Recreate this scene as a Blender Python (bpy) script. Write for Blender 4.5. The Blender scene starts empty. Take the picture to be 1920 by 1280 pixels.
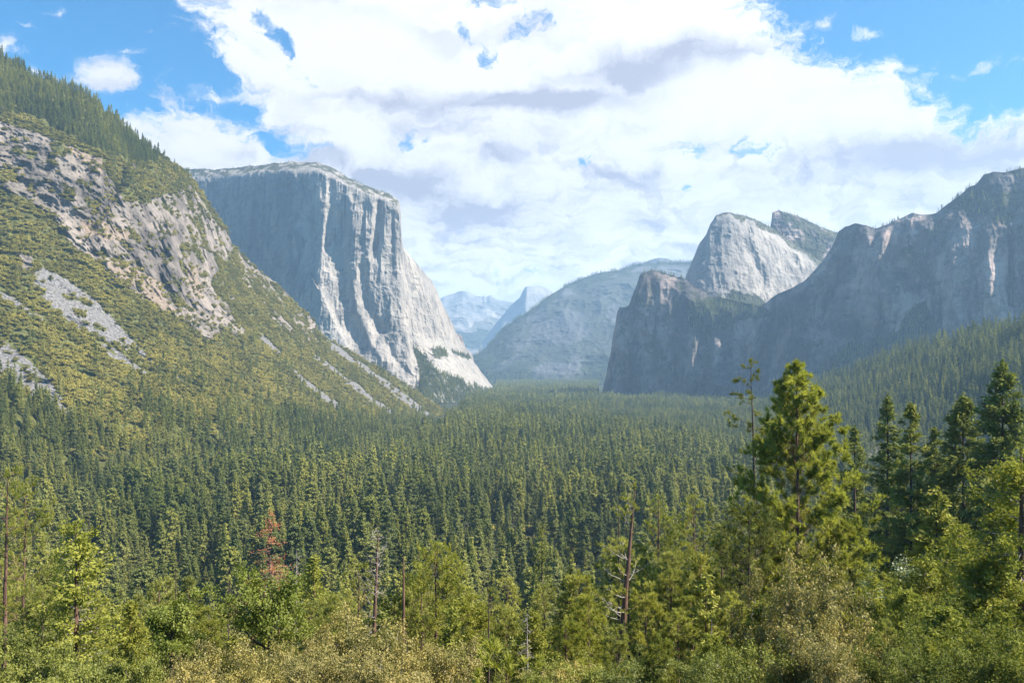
import bpy, math
import numpy as np

# ------------------------------------------------------------------ basics
F, CX, HY = 1600.0, 960.0, 685.0          # focal length in photo pixels, centre column, horizon row
FLOOR = -160.0                            # valley floor below the viewpoint (m)
SC = bpy.context.scene
COL = SC.collection
RNG = np.random.default_rng(7)


def W(px, py, D):
    px, py, D = np.broadcast_arrays(np.asarray(px, float), np.asarray(py, float), np.asarray(D, float))
    return np.stack([D * (px - CX) / F, D, D * (HY - py) / F], -1)


def _h(ix, iy, iz, s):
    n = (ix.astype(np.uint32) * np.uint32(0x27d4eb2d)) ^ (iy.astype(np.uint32) * np.uint32(0x9E3779B1)) \
        ^ (iz.astype(np.uint32) * np.uint32(0x85EBCA6B)) ^ np.uint32((s * 7919 + 13) & 0xffffffff)
    n ^= n >> np.uint32(15); n *= np.uint32(0x2c1b3c6d)
    n ^= n >> np.uint32(12); n *= np.uint32(0x297a2d39)
    n ^= n >> np.uint32(15)
    return n.astype(np.float64) / 2147483648.0 - 1.0


def vnoise(p, s=0):
    i = np.floor(p).astype(np.int64); f = p - i
    w = f * f * f * (f * (f * 6 - 15) + 10)
    i = i & 0xffffffff
    r = 0
    for dx in (0, 1):
        wx = w[..., 0] if dx else 1 - w[..., 0]
        for dy in (0, 1):
            wy = w[..., 1] if dy else 1 - w[..., 1]
            for dz in (0, 1):
                wz = w[..., 2] if dz else 1 - w[..., 2]
                r = r + wx * wy * wz * _h((i[..., 0] + dx) & 0xffffffff, (i[..., 1] + dy) & 0xffffffff, (i[..., 2] + dz) & 0xffffffff, s)
    return r


_R = np.array([[.8, .6, 0], [-.48, .64, .6], [.36, -.48, .8]])


def fbm(p, o=4, s=0, g=.5, rot=True):
    a, t, r = 1.0, 0.0, 0.0
    for k in range(o):
        r = r + a * vnoise(p, s + k); t += a; a *= g
        p = (p @ _R if rot else p) * 2.03 + 11.7
    return r / t


def ridged(p, o=4, s=0, g=.5, rot=True):
    a, t, r = 1.0, 0.0, 0.0
    for k in range(o):
        r = r + a * (1 - 2 * np.abs(vnoise(p, s + k))); t += a; a *= g
        p = (p @ _R if rot else p) * 2.03 + 5.3
    return r / t


def sstep(a, b, x):
    t = np.clip((x - a) / (b - a), 0, 1)
    return t * t * (3 - 2 * t)


def inpoly(x, y, poly):
    c = np.zeros(np.broadcast(x, y).shape, bool); n = len(poly)
    for i in range(n):
        x1, y1 = poly[i]; x2, y2 = poly[(i + 1) % n]
        if y1 == y2: continue
        c ^= ((y1 > y) != (y2 > y)) & (x < (x2 - x1) * (y - y1) / (y2 - y1) + x1)
    return c


def boxblur(a, k, ax):
    if k < 1: return a
    pad = [(0, 0)] * a.ndim; pad[ax] = (k, k)
    b = np.cumsum(np.pad(a, pad, mode='edge'), axis=ax)
    b = np.concatenate([np.zeros_like(np.take(b, [0], ax)), b], ax)
    n = a.shape[ax]; w = 2 * k + 1
    return (np.take(b, range(w, n + w), ax) - np.take(b, range(0, n), ax)) / w


def tag(o, label=None, cat=None, group=None, kind=None):
    if label: o['label'] = label
    if cat: o['category'] = cat
    if group: o['group'] = group
    if kind: o['kind'] = kind
    return o


class Buf:
    """collects triangles / quads into one mesh"""
    def __init__(s): s.V = []; s.F = []; s.n = 0
    def add(s, V, F_, m=0):
        V = np.asarray(V, float).reshape(-1, 3); F_ = np.asarray(F_, np.int64)
        s.V.append(V); s.F.append((F_ + s.n, m)); s.n += len(V); return s
    def join(s, b, m=None):
        o = s.n; s.V += b.V
        for f, k in b.F: s.F.append((f + o, k if m is None else m))
        s.n += b.n; return s
    def verts(s): return np.concatenate(s.V) if s.V else np.zeros((0, 3))


def mesh_from(name, buf, mats, smooth=False, attrs=None, extra=None):
    me = bpy.data.meshes.new(name)
    V = buf.verts()
    if extra is not None: V = np.concatenate([V, extra])
    me.vertices.add(len(V)); me.vertices.foreach_set('co', V.astype(np.float32).ravel())
    if buf.F:
        loops = np.concatenate([f.ravel() for f, _ in buf.F]).astype(np.int32)
        tot = np.concatenate([np.full(len(f), f.shape[1], np.int32) for f, _ in buf.F])
        mi = np.concatenate([np.full(len(f), m, np.int32) for f, m in buf.F])
        st = np.concatenate([[0], np.cumsum(tot)[:-1]]).astype(np.int32)
        me.loops.add(len(loops)); me.loops.foreach_set('vertex_index', loops)
        me.polygons.add(len(tot)); me.polygons.foreach_set('loop_start', st)
        me.polygons.foreach_set('material_index', mi)
        me.polygons.foreach_set('use_smooth', np.full(len(tot), smooth))
    for m in mats: me.materials.append(m)
    for k, (ty, dat) in (attrs or {}).items():
        a = me.attributes.new(k, ty, 'POINT')
        if ty == 'FLOAT_COLOR': a.data.foreach_set('color', dat.astype(np.float32).ravel())
        elif ty == 'FLOAT_VECTOR': a.data.foreach_set('vector', dat.astype(np.float32).ravel())
        else: a.data.foreach_set('value', dat.ravel())
    me.update(calc_edges=True)
    return me


def obj(name, me, parent=None):
    o = bpy.data.objects.new(name, me); COL.objects.link(o)
    if parent: o.parent = parent
    return o


def grid_faces(nv, nu):
    i = np.arange(nv * nu).reshape(nv, nu)
    return np.stack([i[:-1, :-1], i[1:, :-1], i[1:, 1:], i[:-1, 1:]], -1).reshape(-1, 4)


# ------------------------------------------------------------------ materials
def newmat(name):
    m = bpy.data.materials.new(name); m.use_nodes = True
    nt = m.node_tree; nt.nodes.clear()
    return m, nt


def nd(nt, ty, **kw):
    n = nt.nodes.new(ty)
    for k, v in kw.items():
        if k.startswith('i_'):
            key = k[2:]; key = int(key) if key.isdigit() else key
            if isinstance(v, bpy.types.NodeSocket): nt.links.new(v, n.inputs[key])
            else: n.inputs[key].default_value = v
        else: setattr(n, k, v)
    return n


def mth(nt, op, a, b=None, c=None, clamp=False):
    n = nt.nodes.new('ShaderNodeMath'); n.operation = op; n.use_clamp = clamp
    for i, v in enumerate((a, b, c)):
        if v is None: continue
        if isinstance(v, bpy.types.NodeSocket): nt.links.new(v, n.inputs[i])
        else: n.inputs[i].default_value = v
    return n.outputs[0]


def mixc(nt, f, a, b, blend='MIX'):
    n = nt.nodes.new('ShaderNodeMix'); n.data_type = 'RGBA'; n.blend_type = blend
    for s, v in ((n.inputs[0], f), (n.inputs[6], a), (n.inputs[7], b)):
        if isinstance(v, bpy.types.NodeSocket): nt.links.new(v, s)
        else: s.default_value = v if isinstance(v, (int, float)) else (*v[:3], 1)
    return n.outputs[2]


def rng_map(nt, v, a, b, c=0., d=1.):
    n = nt.nodes.new('ShaderNodeMapRange'); n.interpolation_type = 'SMOOTHSTEP'
    nt.links.new(v, n.inputs[0])
    for i, x in enumerate((a, b, c, d)): n.inputs[i + 1].default_value = x
    return n.outputs[0]


def noise(nt, vec, scale, detail=4, rough=.55, dist=0.):
    n = nt.nodes.new('ShaderNodeTexNoise'); nt.links.new(vec, n.inputs['Vector'])
    n.inputs['Scale'].default_value = scale; n.inputs['Detail'].default_value = detail
    n.inputs['Roughness'].default_value = rough; n.inputs['Distortion'].default_value = dist
    return n.outputs['Fac']


def scaled(nt, vec, s):
    n = nt.nodes.new('ShaderNodeVectorMath'); n.operation = 'MULTIPLY'
    nt.links.new(vec, n.inputs[0]); n.inputs[1].default_value = s
    return n.outputs[0]


def rock_mat(name, light, dark, streak, sscale=(1/28, 1/28, 1/330), fine=1/12, bumpd=3.2,
             mott=1/60, patchy=(.35, .68), veg=(.045, .055, .022), scree=(.26, .25, .245), tan=(.30, .20, .135)):
    m, nt = newmat(name)
    out = nd(nt, 'ShaderNodeOutputMaterial'); bs = nd(nt, 'ShaderNodeBsdfPrincipled', i_Roughness=.95)
    bs.inputs['Specular IOR Level'].default_value = .15
    nt.links.new(bs.outputs[0], out.inputs[0])
    co = nd(nt, 'ShaderNodeTexCoord').outputs['Object']
    at = nd(nt, 'ShaderNodeAttribute', attribute_name='mask')
    sep = nd(nt, 'ShaderNodeSeparateColor', i_0=at.outputs['Color'])
    n1 = noise(nt, scaled(nt, co, sscale), 1.0, 5, .6, .4)
    n2 = noise(nt, co, 1/170, 4, .55)
    n3 = noise(nt, co, fine, 5, .65)
    c = mixc(nt, rng_map(nt, n2, *patchy), light, dark)
    c = mixc(nt, mth(nt, 'MULTIPLY', rng_map(nt, n1, .5, .72), .85), c, streak)
    c = mixc(nt, mth(nt, 'MULTIPLY', rng_map(nt, n3, .5, .75), .45), c, streak)
    c = mixc(nt, mth(nt, 'MULTIPLY', rng_map(nt, n3, .5, .25), .3), c, tuple(min(1, x * 1.25) for x in light))
    n4 = noise(nt, scaled(nt, co, (mott, mott, mott * .6)), 1.0, 7, .68, .6)
    c = mixc(nt, mth(nt, 'MULTIPLY', rng_map(nt, n4, .47, .62), .6), c, streak)
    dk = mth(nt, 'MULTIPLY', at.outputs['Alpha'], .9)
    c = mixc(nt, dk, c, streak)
    c = mixc(nt, mth(nt, 'MULTIPLY', sep.outputs[2], 1., clamp=True), c, mixc(nt, rng_map(nt, n3, .35, .65), tan, tuple(x * .6 for x in tan)))
    sc2 = mixc(nt, rng_map(nt, noise(nt, co, fine * 2.2, 3, .7), .4, .62), scree, tuple(x * .35 for x in scree))
    c = mixc(nt, sep.outputs[1], c, sc2)
    vg = mixc(nt, rng_map(nt, noise(nt, co, fine * .8, 4, .6), .35, .65), veg, tuple(x * .45 for x in veg))
    c = mixc(nt, sep.outputs[0], c, vg)
    nt.links.new(c, bs.inputs['Base Color'])
    bh = mth(nt, 'ADD', mth(nt, 'MULTIPLY', n3, 1.0), mth(nt, 'MULTIPLY', n1, 1.6))
    b = nd(nt, 'ShaderNodeBump', i_Strength=1.0, i_Distance=bumpd, i_Height=bh)
    nt.links.new(b.outputs[0], bs.inputs['Normal'])
    return m


def leaf_mat(name, c1, c2, trans=.35, gloss=0., nscale=.25, var=1.0, patch=0.):
    m, nt = newmat(name)
    out = nd(nt, 'ShaderNodeOutputMaterial')
    oi = nd(nt, 'ShaderNodeObjectInfo'); co = nd(nt, 'ShaderNodeTexCoord').outputs['Object']
    r = oi.outputs['Random']
    n = noise(nt, co, nscale, 3, .6)
    f = mth(nt, 'ADD', mth(nt, 'MULTIPLY', r, .55 * var), mth(nt, 'MULTIPLY', rng_map(nt, n, .3, .7), 1 - .55 * var), clamp=True)
    if patch:
        wp = nd(nt, 'ShaderNodeNewGeometry').outputs['Position']
        f = mth(nt, 'ADD', mth(nt, 'MULTIPLY', f, .6), mth(nt, 'MULTIPLY_ADD', rng_map(nt, noise(nt, wp, patch, 4, .6), .36, .64), .6, -.1), clamp=True)
    c = mixc(nt, f, c1, c2)
    r2 = mth(nt, 'FRACT', mth(nt, 'MULTIPLY', r, 7.31))
    c = mixc(nt, 1.0, c, nd(nt, 'ShaderNodeCombineColor', i_0=mth(nt, 'MULTIPLY_ADD', r2, .5 * var, 1 - .25 * var),
                            i_1=mth(nt, 'MULTIPLY_ADD', r2, .4 * var, 1 - .2 * var), i_2=1.).outputs[0], 'MULTIPLY')
    d = nd(nt, 'ShaderNodeBsdfDiffuse', i_Color=c)
    t = nd(nt, 'ShaderNodeBsdfTranslucent', i_Color=mixc(nt, 1.0, c, (1.15, 1.2, .6), 'MULTIPLY'))
    mx = nd(nt, 'ShaderNodeMixShader', i_0=trans, i_1=d.outputs[0], i_2=t.outputs[0])
    if gloss > 0:
        g = nd(nt, 'ShaderNodeBsdfGlossy', i_Roughness=.42); g.inputs['Color'].default_value = (1, 1, 1, 1)
        mx = nd(nt, 'ShaderNodeMixShader', i_0=gloss, i_1=mx.outputs[0], i_2=g.outputs[0])
    nt.links.new(mx.outputs[0], out.inputs[0])
    return m


def bark_mat(name, c1, c2, scale=3.):
    m, nt = newmat(name)
    out = nd(nt, 'ShaderNodeOutputMaterial'); bs = nd(nt, 'ShaderNodeBsdfPrincipled', i_Roughness=.9)
    bs.inputs['Specular IOR Level'].default_value = .2
    nt.links.new(bs.outputs[0], out.inputs[0])
    co = nd(nt, 'ShaderNodeTexCoord').outputs['Object']
    n = noise(nt, scaled(nt, co, (1, 1, .25)), scale, 5, .7)
    nt.links.new(mixc(nt, rng_map(nt, n, .35, .65), c1, c2), bs.inputs['Base Color'])
    b = nd(nt, 'ShaderNodeBump', i_Strength=.8, i_Distance=.08, i_Height=n)
    nt.links.new(b.outputs[0], bs.inputs['Normal'])
    return m


M = {}
M['elcap'] = rock_mat('pale_granite', (.36, .32, .275), (.25, .23, .21), (.11, .105, .105), tan=(.38, .355, .32), bumpd=4.)
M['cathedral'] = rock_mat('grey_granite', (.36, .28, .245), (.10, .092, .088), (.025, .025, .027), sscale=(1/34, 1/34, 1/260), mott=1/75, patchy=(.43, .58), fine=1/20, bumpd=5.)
M['hill'] = rock_mat('fractured_granite', (.25, .21, .18), (.15, .13, .112), (.05, .044, .04), sscale=(1/30, 1/30, 1/60), fine=1/9, bumpd=3., veg=(.11, .115, .035), tan=(.25, .195, .15), scree=(.20, .19, .185))
M['far'] = rock_mat('far_granite', (.135, .13, .125), (.10, .10, .10), (.07, .075, .075), sscale=(1/160, 1/160, 1/900), fine=1/70, bumpd=12., mott=1/350)
M['pale'] = rock_mat('farthest_granite', (.38, .36, .33), (.22, .22, .215), (.12, .125, .13), sscale=(1/260, 1/260, 1/700), fine=1/120, bumpd=20., mott=1/900)
M['ground'] = rock_mat('forest_soil', (.05, .055, .025), (.03, .038, .018), (.02, .024, .012), sscale=(1/9, 1/9, 1/9), fine=1/2, bumpd=.5)
M['fir'] = leaf_mat('fir_foliage', (.10, .12, .033), (.27, .265, .07), .28)
M['firfar'] = leaf_mat('forest_foliage', (.105, .135, .04), (.32, .315, .09), .28, patch=1/130)
M['pine'] = leaf_mat('pine_needles', (.165, .18, .034), (.36, .355, .08), .38, nscale=.35, var=.5)
M['palepine'] = leaf_mat('pale_pine_needles', (.19, .20, .045), (.40, .39, .11), .38, nscale=.35, var=.6)
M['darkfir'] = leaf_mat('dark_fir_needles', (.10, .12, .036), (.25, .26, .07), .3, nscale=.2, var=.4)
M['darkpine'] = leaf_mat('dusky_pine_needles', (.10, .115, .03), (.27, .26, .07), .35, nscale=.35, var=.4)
M['greencedar'] = leaf_mat('green_cedar_sprays', (.12, .135, .024), (.33, .32, .065), .35, nscale=.4, var=.3)
M['greenbush'] = leaf_mat('green_bush_leaves', (.105, .125, .028), (.28, .29, .075), .3, gloss=.008, nscale=.45, var=.6)
M['darkbush'] = leaf_mat('dark_bush_leaves', (.08, .10, .024), (.23, .24, .06), .3, nscale=.4, var=.5)
M['ponderosa'] = leaf_mat('sunlit_pine_needles', (.20, .21, .043), (.42, .41, .093), .46, nscale=.5, var=.2)  # lighter copy of the pine needles, sunlight on the crown put into the colour
M['cedar'] = leaf_mat('cedar_sprays', (.14, .16, .028), (.36, .36, .085), .38, nscale=.5, var=.3)
M['oak'] = leaf_mat('oak_leaves', (.11, .145, .024), (.29, .31, .065), .4, gloss=.008, nscale=.4, var=.4)
M['goldoak'] = leaf_mat('golden_oak_leaves', (.16, .155, .05), (.41, .33, .12), .3, gloss=.008, nscale=.45, var=.5)
M['scrub'] = leaf_mat('scrub_foliage', (.135, .13, .034), (.35, .30, .08), .22, var=.45, patch=1/70)
M['silver'] = leaf_mat('silvery_leaves', (.09, .12, .06), (.22, .25, .15), .3, gloss=.04, nscale=.6)
M['dead'] = leaf_mat('dead_red_needles', (.26, .09, .045), (.42, .19, .11), .3, nscale=.8, var=.3)
M['bark'] = bark_mat('brown_bark', (.085, .05, .038), (.19, .11, .08))
M['greybark'] = bark_mat('weathered_wood', (.22, .19, .17), (.42, .38, .34))
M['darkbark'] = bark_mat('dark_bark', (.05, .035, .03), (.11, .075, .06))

# ------------------------------------------------------------------ relief masses (real surfaces with depth)
def relief(lines, px0, px1, nu, nv, smooth=3, hsmooth=2, lean=1.):
    px = np.linspace(px0, px1, nu)
    PYk, Dk = [], []
    for L in lines:
        L = np.array(L, float); PYk.append(np.interp(px, L[:, 0], L[:, 1])); Dk.append(np.interp(px, L[:, 0], L[:, 2]))
    PYk = np.array(PYk); Dk = np.array(Dk); Dk[1:] = Dk[0] + (Dk[1:] - Dk[0]) * lean
    for k in range(1, len(PYk)): PYk[k] = np.maximum(PYk[k], PYk[k - 1] + .6)
    gaps = np.diff(PYk, axis=0).mean(1); rows = np.maximum(4, np.round(nv * gaps / gaps.sum())).astype(int)
    tt = np.concatenate([k + np.arange(r) / r for k, r in enumerate(rows)] + [[len(rows)]])
    k = np.minimum(tt.astype(int), len(rows) - 1); f = (tt - k)[:, None]
    PY = PYk[k] * (1 - f) + PYk[k + 1] * f
    D = Dk[k] * (1 - f) + Dk[k + 1] * f
    D = boxblur(boxblur(D, smooth, 0), smooth, 0); D = boxblur(D, hsmooth, 1)
    PX = np.broadcast_to(px, PY.shape).copy()
    return PX, PY, D


def stroke(PX, PY, pts, w, amp, side=0, tight=.25):
    """ridge (+) or groove (-) along a line, in metres of relief; side!=0 makes that side steep"""
    best = np.full(PX.shape, 1e9); sg = np.ones(PX.shape)
    for (x1, y1), (x2, y2) in zip(pts[:-1], pts[1:]):
        dx, dy = x2 - x1, y2 - y1; L2 = dx * dx + dy * dy
        t = np.clip(((PX - x1) * dx + (PY - y1) * dy) / L2, 0, 1)
        d = np.hypot(PX - x1 - t * dx, PY - y1 - t * dy)
        s = np.sign(dx * (PY - y1) - dy * (PX - x1))
        u = d < best; best = np.where(u, d, best); sg = np.where(u, s, sg)
    ww = np.where(sg * side > 0, w * tight, w)
    return amp * np.exp(-(best / ww) ** 2)


def mass(name, mat, PX, PY, D, mask, back=((60, 8), (160, 40), (400, 160), (900, 420)), label=None, cat=None):
    P = W(PX, PY, D)
    rim = P[0]; rows = []
    for dd, dz in back[::-1]:
        q = rim.copy(); k = (q[:, 1] + dd) / q[:, 1]; q[:, 0] *= k; q[:, 1] *= k; q[:, 2] -= dz; rows.append(q)
    G = np.concatenate([np.array(rows), P]) if rows else P
    MK = np.concatenate([np.repeat(mask[:1], len(rows), 0), mask]) if rows else mask
    b = Buf().add(G, grid_faces(*G.shape[:2]))
    me = mesh_from(name, b, [mat], True, {'mask': ('FLOAT_COLOR', MK.reshape(-1, 4))})
    o = obj(name, me); tag(o, label, cat, kind='structure')
    return P


def scatter(P, dens, rng, n_max=10**6):
    """random points on grid P with density per square metre of surface"""
    a, b, c, d = P[:-1, :-1], P[1:, :-1], P[1:, 1:], P[:-1, 1:]
    ar = .5 * np.linalg.norm(np.cross(c - a, d - b), axis=-1)
    w = (ar * dens[:-1, :-1]).ravel(); n = min(int(w.sum()), n_max)
    if n < 1: return np.zeros((0, 3))
    i = rng.choice(len(w), n, p=w / w.sum()); u, v = rng.random(n)[:, None], rng.random(n)[:, None]
    f = lambda q: q.reshape(-1, 3)[i]
    return (f(a) * (1 - u) + f(d) * u) * (1 - v) + (f(b) * (1 - u) + f(c) * u) * v


def vert(P, sx, sz): return P * np.array([sx, sx, sz])


PTS = {'fir': [], 'scrub': [], 'oakfar': [], 'rim': []}      # scattered points: (xyz, size, far?)

# ---- hillside of rock and scrub
hl = [
 [(-150, 20, 1850), (0, 100, 1900), (30, 118, 1905), (60, 140, 1910), (110, 158, 1930), (150, 172, 1950), (185, 188, 1960), (192, 208, 1965), (215, 214, 1970), (230, 234, 1980), (262, 262, 2020),
  (300, 286, 2100), (330, 310, 2200), (352, 327, 2260), (370, 347, 2300), (385, 374, 2340), (405, 400, 2380), (425, 430, 2410), (437, 462, 2440), (460, 482, 2480), (490, 512, 2530),
  (520, 532, 2560), (545, 556, 2590), (560, 572, 2610), (590, 602, 2650), (600, 626, 2670), (640, 648, 2700), (700, 683, 2760), (760, 718, 2800), (800, 747, 2820), (870, 794, 2860), (900, 812, 2900)],
 [(-150, 170, 1690), (0, 226, 1690), (70, 250, 1700), (120, 272, 1715), (190, 300, 1745), (215, 335, 1800), (250, 345, 1850), (340, 345, 2130), (360, 362, 2200), (420, 458, 2370), (437, 478, 2400), (540, 570, 2560), (600, 634, 2640), (700, 688, 2740), (870, 797, 2850), (900, 815, 2900)],
 [(-150, 300, 1590), (0, 345, 1590), (60, 385, 1590), (110, 430, 1590), (160, 470, 1600), (220, 520, 1630), (300, 585, 1690), (350, 620, 1780), (430, 640, 1880), (500, 655, 2080), (600, 672, 2380), (700, 710, 2600), (800, 768, 2750), (870, 800, 2840), (900, 818, 2890)],
 [(-150, 520, 1330), (0, 560, 1330), (100, 610, 1330), (200, 660, 1350), (300, 705, 1400), (400, 730, 1500), (500, 740, 1720), (600, 745, 2020), (700, 765, 2300), (800, 788, 2600), (870, 806, 2800), (900, 821, 2880)],
 [(-150, 760, 1020), (0, 770, 1020), (100, 780, 1050), (200, 790, 1090), (300, 800, 1150), (400, 805, 1250), (500, 806, 1400), (600, 806, 1620), (700, 806, 1900), (800, 806, 2300), (870, 812, 2600), (900, 824, 2870)],
 [(-150, 1010, 780), (0, 1000, 812), (100, 985, 853), (200, 960, 931), (300, 935, 1024), (400, 905, 1163), (500, 880, 1313), (600, 860, 1463), (700, 842, 1631), (800, 824, 1842), (870, 822, 2300), (900, 830, 2700)],
 [(-150, 1140, 740), (0, 1100, 780), (200, 1040, 900), (400, 960, 1130), (600, 900, 1420), (800, 850, 1800), (900, 850, 2650)],
]
PX, PY, D = relief(hl, -150, 900, 760, 600, 3, 2)
P0 = W(PX, PY, D)
wx = fbm(P0 / 90, 3, 50) * 14; wy = fbm(P0 / 90, 3, 60) * 14      # ragged zone borders
X_, Y_ = PX + wx, PY + wy
fx, fy = PX + fbm(P0 / 35, 3, 51) * 7, PY + fbm(P0 / 35, 3, 61) * 7
rockpoly = [(-200, 150), (0, 232), (60, 256), (120, 276), (188, 304), (196, 330), (240, 385), (345, 358), (356, 350), (395, 400), (425, 440), (438, 470), (420, 500), (400, 520), (420, 560), (440, 600), (420, 630), (395, 640), (350, 612), (320, 590), (285, 565), (240, 540), (190, 490), (150, 470), (120, 440), (100, 400), (60, 380), (0, 350), (-200, 260)]
face = inpoly(X_, Y_, rockpoly)
outc = inpoly(fx, fy, [(440, 470), (475, 485), (520, 520), (550, 545), (545, 560), (500, 545), (460, 515)]) | inpoly(fx, fy, [(555, 575), (595, 600), (597, 640), (570, 625), (545, 595)]) \
    | inpoly(fx, fy, [(35, 475), (55, 470), (62, 500), (50, 505), (35, 500)]) | inpoly(fx, fy, [(455, 530), (500, 560), (500, 585), (470, 570)]) \
    | inpoly(fx, fy, [(380, 380), (436, 462), (425, 470), (390, 420)]) | inpoly(fx, fy, [(430, 590), (460, 620), (430, 640)])
outc |= inpoly(X_, Y_, [(350, 420), (430, 470), (560, 560), (600, 640), (560, 640), (470, 590), (400, 560), (345, 520)]) & (fbm(P0 / 38, 4, 73) > .12)
outc |= inpoly(X_, Y_, [(215, 280), (340, 330), (350, 350), (240, 345)]) & (fbm(P0 / 30, 4, 74) > .3)
rockn = fbm(P0 / 45, 4, 70)
rock = (face & (rockn > -.25)) | (outc & (rockn > -.06) & (fbm(P0 / 18, 3, 72) > -.12))
screep = [[(80, 500), (120, 520), (180, 562), (235, 620), (292, 683), (262, 668), (200, 640), (147, 615), (100, 578), (60, 535), (66, 505)],
          [(-60, 570), (0, 634), (60, 680), (100, 722), (142, 784), (105, 768), (60, 742), (0, 697), (-60, 640)],
          [(-10, 545), (20, 556), (80, 596), (78, 602), (15, 566), (-10, 556)],
          [(186, 640), (200, 645), (235, 668), (288, 706), (280, 706), (225, 680), (190, 655)],
          [(490, 626), (530, 662), (525, 668), (487, 638)],
          [(535, 680), (575, 712), (640, 760), (650, 790), (620, 765), (560, 715)],
          [(605, 632), (640, 652), (705, 700), (770, 745), (840, 800), (800, 785), (740, 742), (680, 695), (620, 655)],
          [(630, 696), (665, 716), (705, 748), (780, 800), (760, 800), (690, 752), (640, 712)],
          [(325, 700), (345, 712), (350, 722), (330, 712)], [(575, 655), (590, 662), (640, 700), (630, 702), (580, 668)]]
scree = np.zeros(PX.shape, bool)
for q in screep: scree |= inpoly(fx * .45 + PX * .55, fy * .45 + PY * .55, q)
scree &= ~(fbm(P0 / 22, 3, 90) > .42)
tanp = [[(150, 415), (210, 420), (245, 430), (240, 455), (190, 450), (160, 440)], [(195, 490), (245, 500), (300, 530), (320, 575), (290, 560), (230, 525)],
        [(120, 270), (190, 300), (195, 330), (150, 305)], [(350, 500), (372, 495), (382, 560), (365, 560)], [(240, 545), (300, 555), (330, 585), (300, 580)]]
tanz = np.zeros(PX.shape, bool)
for q in tanp: tanz |= inpoly(fx, fy, q)
forest_up = inpoly(X_, Y_, [(-200, 0), (0, 80), (200, 180), (290, 262), (300, 300), (240, 300), (170, 278), (60, 222), (0, 205), (-200, 120)])
foot_y = np.interp(PX, [-150, 0, 100, 200, 300, 400, 500, 600, 700, 800, 850, 900], [690, 725, 770, 800, 800, 790, 780, 790, 800, 808, 812, 815])
conif = sstep(-45, 40, PY - foot_y + fbm(P0 / 70, 3, 33) * 45)
rk = rock.astype(float)
dd = 17 * ridged(P0 / np.array([80, 80, 130]), 5, 3) + 12 * (rk + .15) * ridged(P0 / np.array([26, 26, 34]), 4, 9)
dd += 5 * rk * np.abs(fbm(P0 / 9, 3, 21)) + 12 * fbm(P0 / 160, 3, 12)
# rock prow and the shaded recess beside it
dd += stroke(PX, PY, [(235, 330), (215, 370), (175, 430)], 26, -46, side=-1, tight=.22) + stroke(PX, PY, [(300, 350), (330, 420), (340, 520), (330, 600)], 30, 34)
dd += stroke(PX, PY, [(230, 470), (300, 480)], 16, -22) + stroke(PX, PY, [(300, 500), (320, 560)], 18, -20) + stroke(PX, PY, [(360, 360), (410, 430), (430, 500)], 12, 22)
dd += stroke(PX, PY, [(370, 560), (385, 625)], 18, 20) + stroke(PX, PY, [(175, 475), (260, 500)], 8, -18)
dd += 26 * ridged(P0 / np.array([190, 190, 260]), 3, 14) + 14 * fbm(P0 / 60, 3, 16)
edge = sstep(0, 30, PY - PY[0]) * sstep(0, 60, PY[-1] - PY)
D2 = D - dd * (.25 + .75 * edge) * (.35 + .65 * sstep(3000, 1500, D))
PY2 = PY + (fbm(P0 / 28, 4, 44) * 3.5) * (1 - sstep(0, 22, PY - PY[0])) * (PX < 620)
mask = np.zeros(PX.shape + (4,)); veg = 1 - np.maximum(rk, scree)
mask[..., 0] = np.clip(veg, 0, 1) * (1 - tanz); mask[..., 1] = scree; mask[..., 2] = tanz & ~scree
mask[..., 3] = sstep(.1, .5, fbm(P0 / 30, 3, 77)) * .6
mask[..., 3] = np.maximum(mask[..., 3], np.clip(boxblur(boxblur(inpoly(fx, fy, [(235, 430), (330, 440), (345, 560), (330, 585), (300, 520), (240, 500)]).astype(float) * .7 + inpoly(fx, fy, [(165, 420), (190, 380), (215, 345), (230, 370), (195, 430)]) * .6, 4, 0), 4, 1) * (1 + fbm(P0 / 20, 3, 78)), 0, .9))  # shade of the recess and ledges painted in as darker rock
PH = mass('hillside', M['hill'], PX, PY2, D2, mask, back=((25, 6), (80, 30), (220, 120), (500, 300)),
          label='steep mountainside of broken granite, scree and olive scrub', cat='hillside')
zsc = veg * (1 - tanz) * (1 - conif) * (1 - forest_up) * .026 * (.55 + .45 * sstep(-.4, .1, fbm(P0 / 40, 3, 36)))
scr_on_rock = (face & (rockn > .16)) * .0055 + tanz * .0015 + scree * .0007
S = scatter(PH, zsc + scr_on_rock, RNG)
PTS['scrub'].append((S, RNG.uniform(.6, 1.5, len(S)) ** 1.2 * 1.25))
S = scatter(PH, conif * .0085 + forest_up * .019 + veg * (1 - conif) * (1 - forest_up) * (PY > 600) * .0005 + ((PX > 200) & (PX < 400) & (PY < 360) & ~rock) * .0022, RNG)
PTS['fir'].append((S, np.where(S[:, 2] > 300, RNG.uniform(.45, .78, len(S)), RNG.uniform(.5, 1.0, len(S)))))
S = scatter(PH, conif * .0028, RNG); PTS['scrub'].append((S, RNG.uniform(1.1, 1.9, len(S))))
hill_foot = lambda px: np.interp(px, [-150, 0, 100, 200, 300, 400, 500, 600, 700, 800, 830, 870, 900], [780, 812, 853, 931, 1024, 1163, 1313, 1463, 1631, 1842, 1990, 2900, 8000])

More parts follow.
